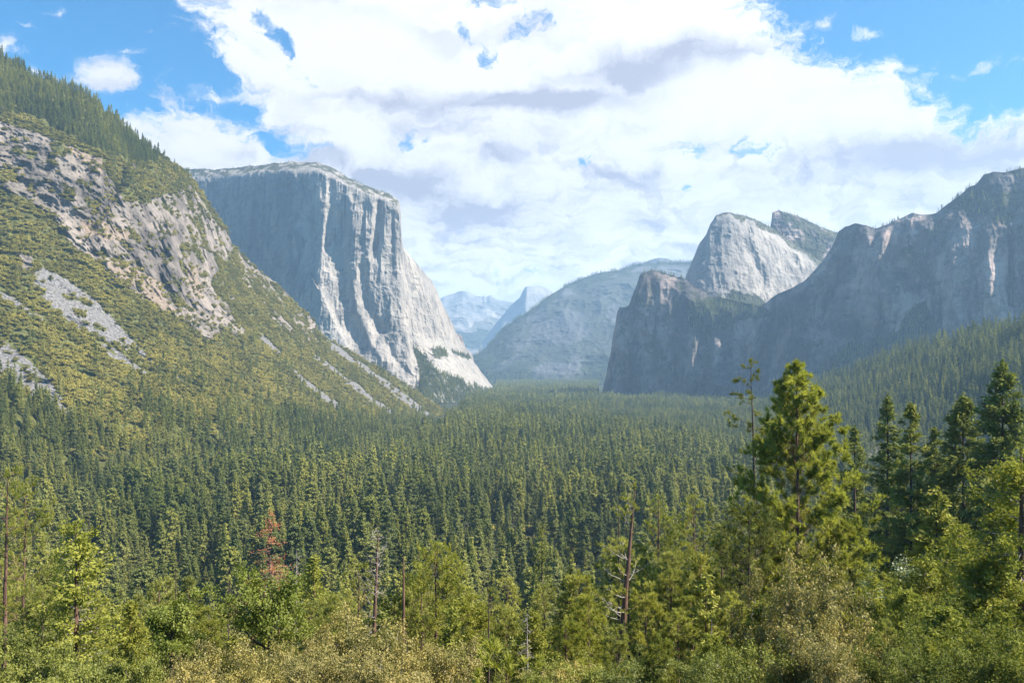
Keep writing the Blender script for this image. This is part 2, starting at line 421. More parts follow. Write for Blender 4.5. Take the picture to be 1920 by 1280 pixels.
# ---- the great pale cliff
el = [
 [(300, 316, 4450), (345, 316, 4450), (400, 318, 4400), (450, 314, 4330), (500, 308, 4230), (540, 304, 4150), (590, 304, 4080), (605, 307, 4060), (622, 314, 4040), (660, 337, 4000), (700, 353, 3960), (730, 363, 3940), (748, 376, 3930), (751, 384, 3925),
  (753, 440, 3925), (756, 464, 3960), (775, 486, 4060), (790, 505, 4120), (808, 524, 4190), (820, 545, 4240), (824, 560, 4260), (840, 590, 4330), (855, 622, 4400), (868, 648, 4460), (885, 664, 4540), (890, 680, 4570), (905, 700, 4640), (925, 726, 4740), (930, 731, 4760)],
 [(300, 340, 4430), (400, 332, 4350), (450, 328, 4240), (500, 322, 4120), (540, 320, 4030), (600, 322, 3930), (660, 350, 3890), (700, 366, 3875), (740, 380, 3880), (750, 392, 3885), (753, 446, 3890), (757, 470, 3920), (790, 512, 4100), (824, 565, 4250), (855, 628, 4390), (890, 685, 4560), (925, 727.5, 4738), (930, 733, 4760)],
 [(300, 500, 4400), (400, 500, 4300), (500, 500, 4080), (560, 500, 3920), (600, 500, 3850), (660, 500, 3825), (700, 500, 3825), (740, 500, 3840), (753, 500, 3860), (760, 505, 3920), (790, 530, 4060), (824, 580, 4230), (855, 640, 4370), (890, 690, 4540), (925, 729, 4736), (930, 735, 4760)],
 [(300, 640, 4380), (400, 640, 4270), (500, 630, 4040), (560, 620, 3850), (600, 620, 3760), (660, 625, 3750), (700, 630, 3750), (740, 630, 3765), (765, 620, 3790), (773, 615, 3870), (800, 630, 3980), (830, 650, 4120), (855, 665, 4260), (890, 700, 4480), (925, 731, 4720), (930, 737, 4750)],
 [(300, 760, 4300), (400, 740, 4150), (500, 720, 3900), (600, 700, 3650), (700, 715, 3650), (760, 722, 3660), (786, 716, 3680), (793, 700, 3740), (815, 680, 3780), (850, 690, 3950), (880, 708, 4150), (910, 726, 4450), (925, 735, 4640), (930, 741, 4740)],
 [(300, 800, 4200), (600, 780, 3400), (760, 762, 3320), (800, 756, 3330), (860, 754, 3700), (925, 746, 4300), (930, 748, 4500)],
]
PX, PY, D = relief(el, 300, 930, 620, 560, 3, 1)
P0 = W(PX, PY, D)
fl = sstep(0, 26, PY - PY[0]); swall = sstep(540, 590, PX + (PY - 400) * .05) * (PX < 772 + (PY - 600) * .08)
dd = 11 * ridged(vert(P0, 1/110, 1/700), 3, 5, rot=False) + 9 * ridged(vert(P0, 1/24, 1/210), 5, 15, rot=False) + 6 * ridged(P0 / 40, 4, 25)
dd *= .55 + .45 * swall
dd += (1 - swall) * (13 * ridged(P0 / 70, 4, 28) + 6 * ridged(P0 / 25, 3, 29))
dd += 16 * fbm(P0 / 300, 3, 8)
St = lambda a, w_, amp, **k: stroke(PX, PY, a, w_ * 1.15, amp * .72, **k)
dd += St([(598, 545), (615, 580), (632, 620), (652, 655), (660, 690)], 34, 46, side=-1, tight=.2)      # sunlit slab with sharp right edge
dd += St([(600, 520), (575, 600), (560, 660)], 30, 30)
dd += St([(640, 420), (648, 520), (655, 600), (672, 660)], 16, -30)                                        # recess
dd += St([(664, 400), (662, 480), (663, 525), (670, 580), (690, 625), (715, 668), (745, 705), (770, 735)], 15, 27, side=1, tight=.5)  # curving buttress
dd += St([(682, 505), (678, 535), (692, 590), (712, 620)], 9, -34)
dd += St([(720, 560), (712, 600), (705, 640)], 8, -16) + St([(724, 640), (735, 665), (760, 700)], 6, -22) + St([(738, 690), (752, 715), (758, 730)], 6, -18)
dd += St([(655, 370), (658, 430), (652, 500)], 7, 22) + St([(700, 375), (690, 440), (688, 500)], 8, 20) + St([(728, 390), (722, 450), (720, 520), (732, 600)], 10, 22)
dd += St([(708, 380), (705, 430), (702, 480)], 5, -20) + St([(742, 395), (744, 480), (752, 600), (770, 690)], 8, 18) + St([(736, 400), (736, 470)], 3.5, -14)
dd += St([(608, 380), (605, 450), (600, 530)], 12, 20) + St([(622, 330), (618, 400), (612, 470)], 6, -14) + St([(590, 430), (583, 520), (575, 590)], 7, -16)
dd += St([(556, 440), (556, 520), (552, 590)], 14, 28) + St([(630, 520), (640, 560)], 5, -14)
dd += St([(785, 515), (792, 560), (800, 640)], 7, -12) + St([(810, 560), (822, 620), (830, 650)], 6, 14)
bench = St([(775, 640), (800, 655), (850, 668), (880, 690)], 5, 16)
dd += bench
D2 = D - dd * (.2 + .8 * fl) * sstep(0, 12, PY[-1] - PY)
PY2 = PY + fbm(P0 / 40, 4, 44) * 2.2 * (1 - sstep(0, 14, PY - PY[0]))
mask = np.zeros(PX.shape + (4,))
tal = inpoly(PX + wx[0, 0], PY + fbm(P0 / 60, 3, 31) * 8, [(772, 648), (800, 668), (812, 690), (830, 700), (850, 706), (870, 718), (890, 722), (905, 730), (930, 737), (930, 800), (500, 800), (560, 690), (640, 735), (700, 760), (784, 722), (786, 700)])
nz_e = fbm(P0 / 40, 3, 35)
ledge = inpoly(PX, PY + fbm(P0 / 30, 3, 32) * 5, [(808, 652), (836, 655), (840, 668), (815, 672)]) | inpoly(PX, PY + fbm(P0 / 30, 3, 32) * 4, [(845, 655), (885, 668), (880, 674), (850, 664)])
rimveg = (PY - PY[0] < 12 + 5 * fbm(P0 / 60, 2, 39)) & (PX < 745)
mask[..., 0] = np.clip(tal * (.4 + .6 * (fbm(P0 / 25, 3, 34) > -.25)) + ledge * .9 + rimveg * .8 * (fbm(P0 / 25, 3, 41) > -.15), 0, 1)
darkw = sstep(600, 510, PX + fbm(P0 / 200, 3, 88) * 60 + (PY - 400) * .12) * sstep(0, 40, PY - PY[0]) * .5  # shade on the cliff's left face, painted into the rock colour
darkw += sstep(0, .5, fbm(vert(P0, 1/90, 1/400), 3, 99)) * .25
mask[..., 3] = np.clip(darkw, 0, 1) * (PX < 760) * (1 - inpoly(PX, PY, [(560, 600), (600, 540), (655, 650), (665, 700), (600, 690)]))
sunlit_scar = inpoly(PX + nz_e * 8, PY + nz_e * 10, [(585, 560), (603, 540), (615, 570), (640, 610), (656, 652), (664, 695), (600, 640), (570, 600)]) | inpoly(PX + nz_e * 5, PY + nz_e * 6, [(820, 630), (850, 640), (862, 655), (840, 668), (815, 655)])  # pale granite, with the slab's sunlight painted in as lighter colour
mask[..., 2] = boxblur(boxblur(sunlit_scar.astype(float), 3, 0), 3, 1) * .8 + (.5 * (PX > 800) * (PY > 672))
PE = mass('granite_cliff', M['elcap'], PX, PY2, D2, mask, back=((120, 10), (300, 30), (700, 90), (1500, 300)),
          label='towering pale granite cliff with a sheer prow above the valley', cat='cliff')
S = scatter(PE, tal * .008 + ledge * .006, RNG); PTS['fir'].append((S, RNG.uniform(.35, .7, len(S))))
rr = np.interp(np.arange(300, 750, 1.), PX[0], PY2[0])
pxs = np.clip(RNG.choice(RNG.uniform(330, 748, 60), 480) + RNG.normal(0, 5, 480), 300, 748); off = RNG.random(480) ** 2 * 14
iu = np.clip(((pxs - 300) / 630 * 619).astype(int), 0, 619); iv = np.clip((off / 14 * 18).astype(int), 0, 30)
PTS['rim'].append((PE[iv, iu], RNG.uniform(.1, .34, 480)))

# ---- the shadowed cathedral-like cliffs
cl = [
 [(1122, 760, 3560), (1128, 742, 3560), (1134, 715, 3555), (1140, 682, 3550), (1146, 655, 3545), (1150, 622, 3540), (1156, 590, 3540), (1162, 576, 3545), (1180, 571, 3560), (1187, 552, 3570), (1194, 536, 3580), (1200, 518, 3590), (1207, 509, 3600), (1225, 507, 3620), (1240, 513, 3640), (1262, 517, 3660), (1285, 524, 3660), (1300, 536, 3640),
  (1340, 556, 3580), (1400, 568, 3480), (1430, 572, 3430), (1445, 560, 3380), (1462, 548, 3330), (1480, 541, 3290), (1505, 530, 3240), (1520, 515, 3220), (1540, 492, 3200), (1560, 462, 3180), (1572, 436, 3160), (1585, 425, 3150), (1604, 420, 3130), (1625, 422, 3110), (1640, 428, 3100),
  (1670, 418, 3060), (1700, 404, 3020), (1712, 400, 3000), (1730, 404, 2980), (1756, 399, 2950), (1770, 388, 2930), (1800, 366, 2900), (1815, 350, 2890), (1830, 346, 2880), (1845, 328, 2870), (1862, 322, 2860), (1890, 320, 2850), (1920, 314, 2830), (2070, 260, 2700)],
 [(1122, 762, 3540), (1128, 750, 3520), (1146, 670, 3480), (1160, 590, 3470), (1185, 575, 3480), (1207, 520, 3530), (1240, 524, 3540), (1290, 560, 3500), (1340, 600, 3450), (1400, 625, 3400), (1440, 600, 3330), (1480, 570, 3240), (1520, 540, 3180), (1560, 480, 3120), (1585, 436, 3090), (1640, 440, 3040), (1700, 416, 2960), (1750, 412, 2900), (1800, 410, 2790), (1850, 432, 2680), (1900, 460, 2580), (2070, 460, 2450)],
 [(1122, 766, 3500), (1128, 760, 3480), (1160, 680, 3400), (1207, 640, 3380), (1290, 640, 3390), (1340, 640, 3380), (1400, 650, 3360), (1440, 640, 3280), (1500, 620, 3130), (1560, 600, 3020), (1640, 590, 2900), (1700, 560, 2800), (1750, 540, 2720), (1800, 530, 2660), (1850, 540, 2590), (1900, 560, 2530), (2070, 560, 2420)],
 [(1122, 770, 3440), (1160, 752, 3300), (1250, 750, 3250), (1400, 745, 3180), (1480, 705, 3050), (1560, 680, 2950), (1640, 655, 2820), (1700, 640, 2720), (1800, 625, 2580), (1900, 615, 2480), (2070, 600, 2350)],
 [(1122, 790, 3200), (1200, 800, 3000), (1400, 800, 2850), (1500, 770, 2800), (1600, 740, 2650), (1700, 710, 2500), (1900, 680, 2250), (2070, 680, 2150)],
]
PX, PY, D = relief(cl, 1122, 2070, 760, 460, 3, 2, .42)
D = D + np.interp(PX, [1122, 1300], [260, 0])
P0 = W(PX, PY, D)
dd = 50 * ridged(vert(P0, 1/150, 1/700), 4, 105, rot=False) + 13 * ridged(vert(P0, 1/30, 1/150), 4, 115, rot=False) + 10 * ridged(P0 / 60, 4, 125) + 20 * fbm(P0 / 350, 3, 108)
s2 = lambda *a, **k: stroke(PX, PY, *a, **k)
dd += s2([(1320, 632), (1312, 680), (1305, 740)], 20, -50, side=1, tight=.5) + s2([(1240, 560), (1255, 620), (1290, 700)], 30, 14)
dd += s2([(1345, 640), (1350, 720)], 12, 40) + s2([(1200, 640), (1215, 700), (1190, 750)], 22, -40) + s2([(1448, 580), (1445, 680)], 14, -30)
dd += s2([(1650, 430), (1655, 520), (1640, 600)], 16, 40) + s2([(1700, 500), (1745, 570), (1740, 620)], 30, -70) + s2([(1760, 560), (1752, 640)], 8, 45, side=-1)
dd += s2([(1895, 440), (1894, 570)], 4, -60) + s2([(1800, 430), (1790, 500), (1795, 600)], 24, 35) + s2([(1850, 440), (1855, 560)], 16, 30) + s2([(1590, 440), (1570, 520), (1530, 600)], 24, -35)
fl = sstep(0, 26, PY - PY[0])
D2 = D - dd * (.25 + .75 * fl) * sstep(0, 15, PY[-1] - PY)
PY2 = PY + fbm(P0 / 50, 4, 144) * np.where(PX < 1205, 11, 3.5) * (1 - sstep(0, 18, PY - PY[0]))
nz = fbm(P0 / 60, 3, 131)
vg = inpoly(PX + nz * 14, PY + nz * 12, [(1285, 570), (1330, 555), (1430, 572), (1450, 590), (1380, 612), (1330, 632), (1305, 620), (1285, 600)])
upp = inpoly(PX + nz * 14, PY + nz * 14, [(1760, 395), (1830, 340), (1920, 305), (2080, 250), (2080, 430), (1900, 432), (1860, 410), (1800, 392)])
grs = inpoly(PX + nz * 6, PY + nz * 6, [(1822, 408), (1868, 404), (1885, 422), (1870, 432), (1845, 420)])
base = sstep(-6, 14, PY + nz * 14 - np.interp(PX, [1122, 1250, 1400, 1480, 1520, 1560, 1620, 1660, 1720, 1800, 1860, 1920, 2070], [740, 738, 735, 728, 697, 678, 660, 640, 628, 640, 645, 628, 600]))
ndl = inpoly(PX + nz * 10, PY + nz * 12, [(1560, 690), (1600, 640), (1650, 640), (1690, 600), (1735, 560), (1750, 600), (1748, 660), (1760, 700)])
spot = ((fbm(P0 / 30, 3, 155) > .3) & (PX < 1330)) | (fbm(P0 * np.array([1, 1, 2.2]) / 55, 4, 156) > .42)
mask = np.zeros(PX.shape + (4,))
mask[..., 0] = np.clip(vg * .95 + upp * (nz > -.2) * .8 + base + ndl * .9 + spot * .7, 0, 1) * (1 - .4 * grs)
mask[..., 2] = grs * .3
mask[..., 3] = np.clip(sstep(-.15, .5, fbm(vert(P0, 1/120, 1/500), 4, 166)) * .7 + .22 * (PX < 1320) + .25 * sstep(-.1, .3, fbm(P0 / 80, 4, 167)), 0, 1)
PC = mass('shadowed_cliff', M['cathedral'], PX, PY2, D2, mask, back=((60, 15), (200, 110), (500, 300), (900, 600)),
          label='long wall of shadowed grey granite cliffs rising to spires', cat='cliff')
S = scatter(PC, base * .011 + ndl * .006 + vg * .004 + upp * (nz > 0) * .003 + spot * .0022, RNG); PTS['fir'].append((S, RNG.uniform(.3, .75, len(S))))
pxs = np.concatenate([RNG.choice(RNG.uniform(1205, 1290, 12), 60) + RNG.normal(0, 3, 60), RNG.choice(RNG.uniform(1640, 1700, 7), 30) + RNG.normal(0, 4, 30), RNG.choice(RNG.uniform(1750, 1925, 12), 40) + RNG.normal(0, 4, 40), RNG.uniform(1885, 1925, 12)])
iu = np.clip(((pxs - 1122) / 948 * 759).astype(int), 0, 759)
PTS['rim'].append((PC[RNG.integers(0, 3, len(iu)), iu], RNG.uniform(.15, .48, len(pxs))))

# middle peak with the sunlit slab
ml = [
 [(1270, 560, 4050), (1284, 522, 4050), (1292, 502, 4045), (1304, 474, 4040), (1312, 455, 4040), (1324, 440, 4035), (1332, 420, 4030), (1343, 404, 4030), (1356, 399, 4035), (1367, 397, 4040), (1385, 402, 4060), (1408, 408, 4090), (1430, 418, 4120), (1450, 428, 4150), (1470, 445, 4180), (1495, 462, 4200), (1540, 490, 4230), (1560, 510, 4250), (1620, 560, 4300)],
 [(1270, 564, 3990), (1292, 520, 3970), (1332, 440, 3960), (1367, 415, 3960), (1408, 425, 4020), (1440, 440, 4080), (1480, 468, 4130), (1540, 498, 4180), (1560, 515, 4200), (1620, 565, 4300)],
 [(1270, 580, 3900), (1300, 545, 3850), (1350, 520, 3830), (1400, 520, 3890), (1450, 520, 3990), (1500, 520, 4070), (1540, 530, 4110), (1560, 540, 4150), (1620, 570, 4250)],
 [(1270, 640, 3800), (1350, 640, 3750), (1450, 640, 3800), (1540, 640, 3900), (1620, 640, 4000)],
]
PX, PY, D = relief(ml, 1270, 1620, 330, 240, 4, 3, .7)
P0 = W(PX, PY, D)
sl = np.interp(PX - (PY - 400) * .35, [1385, 1410], [0, 1])
dd = 14 * ridged(vert(P0, 1/90, 1/300), 4, 205) + (9 - 4 * sl) * ridged(P0 / 45, 4, 215) + 16 * fbm(P0 / 260, 3, 208)
dd += stroke(PX, PY, [(1395, 405), (1405, 470), (1430, 540)], 12, -18)
fl = sstep(0, 20, PY - PY[0]); D2 = D - dd * (.25 + .75 * fl)
PY2 = PY + fbm(P0 / 50, 4, 244) * 2.5 * (1 - fl)
nz = fbm(P0 / 60, 3, 231)
mask = np.zeros(PX.shape + (4,))
v1 = inpoly(PX + nz * 12, PY + nz * 12, [(1320, 590), (1370, 545), (1420, 552), (1450, 580), (1430, 640), (1300, 640)])
v2 = (PY - PY[0] < 9 + nz * 12) & (PX > 1340)
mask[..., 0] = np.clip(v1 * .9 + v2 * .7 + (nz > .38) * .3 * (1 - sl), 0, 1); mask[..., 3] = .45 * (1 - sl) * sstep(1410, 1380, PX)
PM = mass('cathedral_peak', M['elcap'], PX, PY2, D2, mask, back=((60, 30), (200, 160), (600, 500)),
          label='blunt granite peak with a bright sloping slab, behind the shadowed cliffs', cat='peak')
S = scatter(PM, v1 * .006 + v2 * .006, RNG); PTS['fir'].append((S, RNG.uniform(.25, .5, len(S))))
# notch peak
nl = [
 [(1440, 440, 4330), (1446, 418, 4330), (1448, 398, 4330), (1460, 395, 4330), (1475, 399, 4340), (1495, 404, 4350), (1520, 416, 4370), (1545, 428, 4390), (1565, 435, 4400), (1600, 440, 4430), (1650, 470, 4450)],
 [(1440, 450, 4310), (1449, 410, 4310), (1475, 408, 4310), (1520, 430, 4330), (1565, 445, 4350), (1650, 480, 4400)],
 [(1440, 520, 4290), (1500, 520, 4230), (1565, 540, 4260), (1650, 560, 4350)],
]
PX, PY, D = relief(nl, 1440, 1650, 200, 130, 3, 1)
P0 = W(PX, PY, D); nz = fbm(P0 / 60, 3, 331)
D2 = D - (12 * ridged(P0 / 80, 4, 305) + 6 * ridged(P0 / 30, 3, 315))
PY2 = PY + fbm(P0 / 50, 4, 344) * 2 * (1 - sstep(0, 15, PY - PY[0]))
mask = np.zeros(PX.shape + (4,)); v3 = (nz > -.25) & (PX + nz * 10 > 1462)
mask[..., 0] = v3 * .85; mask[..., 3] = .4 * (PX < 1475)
PN = mass('notched_peak', M['cathedral'], PX, PY2, D2, mask, back=((50, 20), (200, 150), (500, 400)),
          label='scrub covered peak with a squared notch beside the bright slab', cat='peak')
S = scatter(PN, v3 * .004, RNG); PTS['fir'].append((S, RNG.uniform(.25, .45, len(S))))
PTS['rim'].append((PN[0, RNG.integers(10, 150, 40)], RNG.uniform(.2, .4, 40)))

# ---- far ridge, dome, half-domed peak, farthest mountain
def simple_mass(name, lines, px0, px1, nu, nv, amps, seed, mat, label, back, maskf=None, rimj=1.5, cat='mountain'):
    PX, PY, D = relief(lines, px0, px1, nu, nv, 4, 2); P0 = W(PX, PY, D)
    (a1, s1, v1), (a2, s2_) = amps
    dd = a1 * ridged(vert(P0, 1/s1, 1/v1), 4, seed) + a2 * ridged(P0 / s2_, 4, seed + 10)
    D2 = D - dd * (.2 + .8 * sstep(0, 18, PY - PY[0]))
    PY2 = PY + fbm(P0 / (s1 * .4), 4, seed + 20) * rimj * (1 - sstep(0, 14, PY - PY[0]))
    mask = np.zeros(PX.shape + (4,))
    if maskf: maskf(mask, PX, PY, P0)
    return PX, PY, mass(name, mat, PX, PY2, D2, mask, back=back, label=label, cat=cat)


def mk_ridge(m, PX, PY, P0):
    n = fbm(P0 / 260, 4, 61)
    low = sstep(-20, 30, PY + n * 50 - np.interp(PX, [880, 1000, 1100, 1200, 1300], [690, 690, 690, 650, 640]))
    m[..., 0] = np.clip((n > -.15) * .6 + low * .8 + (PY - PY[0] < 14 + n * 20) * .9 + sstep(1000, 900, PX + n * 60) * .4, 0, 1)
    m[..., 3] = sstep(-.2, .4, fbm(vert(P0, 1/300, 1/1200), 4, 63)) * .5


rl = [
 [(870, 676, 7900), (890, 666, 7900), (905, 656, 7950), (921, 642, 8000), (935, 625, 8050), (952, 609, 8080), (969, 597, 8100), (985, 588, 8130), (1008, 572, 8180), (1025, 557, 8220), (1039, 549, 8250), (1067, 532, 8300), (1095, 521, 8350), (1129, 510, 8400), (1163, 506, 8450), (1188, 497, 8480), (1213, 493, 8500), (1250, 493, 8500), (1300, 491, 8500), (1400, 480, 8500)],
 [(870, 686, 7850), (925, 660, 7850), (960, 632, 7880), (1010, 602, 7950), (1060, 572, 8000), (1150, 535, 8050), (1250, 520, 8150), (1400, 515, 8200)],
 [(870, 700, 7700), (960, 675, 7550), (1060, 640, 7600), (1150, 610, 7650), (1250, 600, 7700), (1400, 600, 7700)],
 [(870, 722, 7600), (960, 716, 7250), (1060, 712, 7200), (1150, 710, 7200), (1400, 700, 7200)],
 [(870, 740, 7300), (960, 735, 7000), (1400, 735, 7000)],
]
PX, PY, PR = simple_mass('valley_ridge', rl, 870, 1400, 420, 260, ((60, 330, 1100), (28, 150)), 400, M['far'],
                         'hazy blue mountain ridge closing the valley behind the forest', ((150, 60), (500, 260), (1200, 700)), mk_ridge, 1.2)
S = scatter(PR, (PY > 700) * .0015, RNG); PTS['fir'].append((S, RNG.uniform(.8, 1.2, len(S))))
n = 1000; pxs = np.clip(RNG.choice(RNG.uniform(885, 1300, 130), n) + RNG.normal(0, 3, n), 880, 1300); iu = ((pxs - 870) / 530 * 419).astype(int); iv = (RNG.random(n) ** 2 * 6).astype(int)
PTS['rim'].append((PR[iv, iu], RNG.uniform(.35, .95, n)))
dl = [
 [(1190, 505, 10000), (1210, 491, 10000), (1222, 486, 10000), (1235, 483, 10000), (1250, 484, 10000), (1262, 489, 10000), (1275, 497, 10000), (1300, 510, 10000)],
 [(1190, 506, 9950), (1235, 490, 9850), (1300, 511, 9950)], [(1190, 530, 9500), (1235, 530, 9300), (1300, 530, 9500)]]
simple_mass('granite_dome', dl, 1190, 1300, 110, 60, ((12, 300, 300), (8, 120)), 450, M['far'],
            'bare rounded dome showing above the hazy ridge', ((150, 40), (500, 300)), None, .4, 'dome')
hd = [
 [(905, 640, 13500), (930, 606, 13500), (945, 588, 13500), (958, 572, 13500), (966, 565, 13500), (974, 558, 13500), (980, 546, 13500), (984, 538.5, 13500), (988, 536.5, 13500), (1003, 536.5, 13520), (1010, 536, 13540), (1020, 538, 13600), (1030, 543, 13700), (1040, 551, 13800), (1060, 575, 14000), (1090, 600, 14000)],
 [(905, 642, 13400), (945, 592, 13380), (974, 562, 13350), (983, 545, 13340), (988, 541, 13330), (1003, 541, 13360), (1020, 545, 13450), (1040, 556, 13700), (1090, 604, 13950)],
 [(905, 660, 13200), (945, 630, 13050), (985, 610, 12950), (1003, 606, 13100), (1040, 600, 13500), (1090, 630, 13800)],
 [(905, 720, 12500), (1090, 720, 12800)]]
simple_mass('half_domed_peak', hd, 905, 1090, 210, 180, ((40, 330, 2600), (20, 200)), 480, M['pale'],
            'distant peak like a halved dome with one sheer side', ((300, 60), (900, 500)), None, .5, 'peak')


def mk_far(m, PX, PY, P0):
    n = fbm(P0 / 500, 4, 71)
    m[..., 0] = np.clip((PY + n * 40 > 600) * .5 * (n > -.1) + (n > .28) * .5, 0, 1)


fr = [
 [(760, 600, 16500), (800, 575, 16500), (832, 556, 16500), (846, 551, 16500), (860, 547, 16500), (868, 545.5, 16500), (878, 548, 16500), (890, 553, 16500), (904, 557, 16500), (908, 554, 16500), (912, 557, 16500), (919, 553, 16500), (930, 560, 16500), (940, 564, 16500), (960, 566, 16500), (1010, 580, 16500), (1060, 600, 16500)],
 [(760, 610, 16200), (832, 575, 16200), (868, 565, 16100), (905, 575, 16150), (960, 580, 16200), (1060, 610, 16200)],
 [(760, 650, 15200), (850, 630, 15000), (900, 640, 15000), (960, 660, 15000), (1060, 660, 15000)],
 [(760, 720, 13800), (1060, 720, 13800)]]
simple_mass('far_mountain', fr, 760, 1060, 330, 220, ((150, 800, 1100), (70, 330)), 500, M['pale'],
            'farthest pale mountain with bare granite slopes, faded by haze', ((400, 150), (1200, 900)), mk_far, 1.6)
pl = [[(845, 640, 5900), (850, 628, 5900), (858, 625, 5900), (866, 629, 5900), (871, 645, 5900), (875, 668, 5900), (885, 690, 5900)],
      [(845, 650, 5870), (866, 640, 5850), (885, 695, 5870)], [(845, 725, 5750), (885, 728, 5750)]]
simple_mass('rock_buttress', pl, 845, 885, 50, 90, ((20, 90, 400), (12, 60)), 530, M['cathedral'],
            'small hazy rock pillar between the pale cliff and the far ridge', ((60, 40), (200, 200)), None, 1, 'rock')

# ---- forested slope under the shadowed cliffs
sl_ = [
 [(1060, 770, 3000), (1130, 778, 2752), (1250, 782, 2640), (1380, 772, 2560), (1440, 760, 2480), (1500, 730, 2380), (1550, 712, 2280), (1600, 700, 2180), (1650, 676, 2060), (1700, 656, 1950), (1800, 634, 1740), (1920, 608, 1540), (2080, 575, 1350), (2200, 560, 1300)],
 [(1060, 776, 2850), (1130, 790, 2430), (1250, 800, 2180), (1380, 806, 1980), (1500, 780, 1900), (1600, 762, 1750), (1700, 742, 1560), (1800, 726, 1400), (1920, 706, 1240), (2200, 680, 1100)],
 [(1060, 790, 2438), (1130, 806, 2116), (1250, 835, 1706), (1380, 870, 1384), (1500, 895, 1219), (1600, 910, 1138), (1700, 925, 1066), (1800, 940, 1004), (1920, 960, 931), (2200, 1000, 812)],
 [(1060, 800, 2400), (1250, 860, 1680), (1500, 930, 1180), (1920, 1000, 900), (2200, 1050, 790)],
]
PX, PY, D = relief(sl_, 1122, 2200, 400, 200, 4, 3)
P0 = W(PX, PY, D)
D2 = D - 16 * fbm(P0 / 150, 4, 603) * sstep(0, 10, PY - PY[0])
mask = np.zeros(PX.shape + (4,)); mask[..., 0] = 1 - .6 * (fbm(P0 / 70, 3, 633) > .38)
PS = mass('forested_slope', M['hill'], PX, PY, D2, mask, back=((60, 20), (200, 90)), label='dark forested slope rising beneath the shadowed cliffs', cat='slope')
S = scatter(PS, np.full(PX.shape, .0098) * (fbm(P0 / 70, 3, 633) < .42), RNG); PTS['fir'].append((S, RNG.uniform(.55, 1.0, len(S))))
slope_foot = lambda px: np.interp(px, [1060, 1130, 1250, 1380, 1500, 1600, 1700, 1800, 1920, 2200], [2438, 2116, 1706, 1384, 1219, 1138, 1066, 1004, 931, 812])

# ------------------------------------------------------------------ ground sheet: viewpoint slope, valley floor to the horizon
def ground_z(x, y):
    px = CX + F * x / np.maximum(y, 1.0)
    s = np.interp(px, [-200, 200, 1300, 1550, 1750, 1900, 2200], [.37, .40, .40, .30, .21, .20, .20])
    yy = np.maximum(y, 0)
    z = -2.2 - np.where(yy < 70, .40 * yy, 28 + s * (yy - 70))
    z = np.where(y < 0, -2.2 - .02 * y, z)
    k = 14.0
    return FLOOR + k * np.logaddexp(0, (z - FLOOR) / k)


u = np.linspace(-1.05, 1.05, 260); Dg = np.concatenate([np.linspace(-60, 4, 10), np.geomspace(6, 18500, 230)])
UU, DG = np.meshgrid(u, Dg)
GX = UU * np.maximum(DG, 60); GZ = ground_z(GX, DG)
GZ = GZ + fbm(np.stack([GX, DG, 0 * GX], -1) / 30, 4, 700) * np.clip(np.abs(DG) / 80, .1, 2.0)
gb = Buf().add(np.stack([GX, DG, GZ], -1), grid_faces(*GX.shape))
g = obj('ground', mesh_from('ground', gb, [M['ground']], True, {'mask': ('FLOAT_COLOR', np.zeros((GX.size, 4)))}))
tag(g, 'dark forest soil of the slope and the flat valley floor', 'ground', kind='structure')

# a glimpse of the river between the trees
m, nt = newmat('river_water')
bs = nd(nt, 'ShaderNodeBsdfPrincipled', i_Roughness=.12); bs.inputs['Base Color'].default_value = (.25, .3, .32, 1)
nt.links.new(bs.outputs[0], nd(nt, 'ShaderNodeOutputMaterial').inputs[0])
cl_ = np.array([W(px, py, -FLOOR * 0 + 160 * F / (py - HY)) for px, py in [(690, 925), (712, 932), (733, 943), (760, 948), (790, 958)]])
bb = Buf(); wv = np.array([[0, 9, 0]]); a = np.concatenate([cl_ + wv, cl_ - wv]); a[:, 2] = FLOOR + 2.2
bb.add(a, [[i, i + 5, i + 6, i + 1] for i in range(4)])
tag(obj('river', mesh_from('river', bb, [m])), 'short gleaming stretch of river seen between the conifers', 'river', kind='structure')

# ------------------------------------------------------------------ tree building blocks
def nrm(v): return v / np.maximum(np.linalg.norm(v, axis=-1, keepdims=True), 1e-9)


def leaves(rng, C, A, n, size, aspect=.35, spread=.3, jit=.8, start=False, upn=0., N=None, nj=.55):
    """n rhombic leaves round each centre C, long axis near A"""
    C = np.repeat(np.asarray(C, float), n, 0); A = np.repeat(nrm(np.asarray(A, float)), n, 0); m = len(C)
    C = C + rng.normal(size=(m, 3)) * spread
    a = nrm(A + rng.normal(size=(m, 3)) * jit)
    up = rng.normal(size=(m, 3)); up[:, 2] += upn
    if N is not None:
        up = nrm(np.repeat(nrm(np.asarray(N, float)), n, 0) + rng.normal(size=(m, 3)) * nj)
    b = nrm(np.cross(a, up)); s = size * rng.uniform(.6, 1.3, (m, 1))
    o = 0 if start else -.5
    V = np.stack([C + a * s * o, C + a * s * (o + .45) + b * s * aspect * .5, C + a * s * (o + 1), C + a * s * (o + .45) - b * s * aspect * .5], 1)
    return Buf().add(V, np.arange(4 * m).reshape(-1, 4))


def tubes(P, R, sides=5):
    """P (n,k,3) centre lines, R (n,k) radii"""
    n, k = R.shape
    T = nrm(np.gradient(P, axis=1)); ref = np.where(np.abs(T[..., 2:3]) > .8, [1., 0, 0], [0, 0, 1.])
    B = nrm(np.cross(T, ref)); C = np.cross(T, B); an = np.arange(sides) * 2 * np.pi / sides
    V = P[:, :, None] + R[:, :, None, None] * (B[:, :, None] * np.cos(an)[:, None] + C[:, :, None] * np.sin(an)[:, None])
    i = np.arange(n * k * sides).reshape(n, k, sides); j = np.roll(i, -1, 2)
    return Buf().add(V, np.stack([i[:, :-1], j[:, :-1], j[:, 1:], i[:, 1:]], -1).reshape(-1, 4))


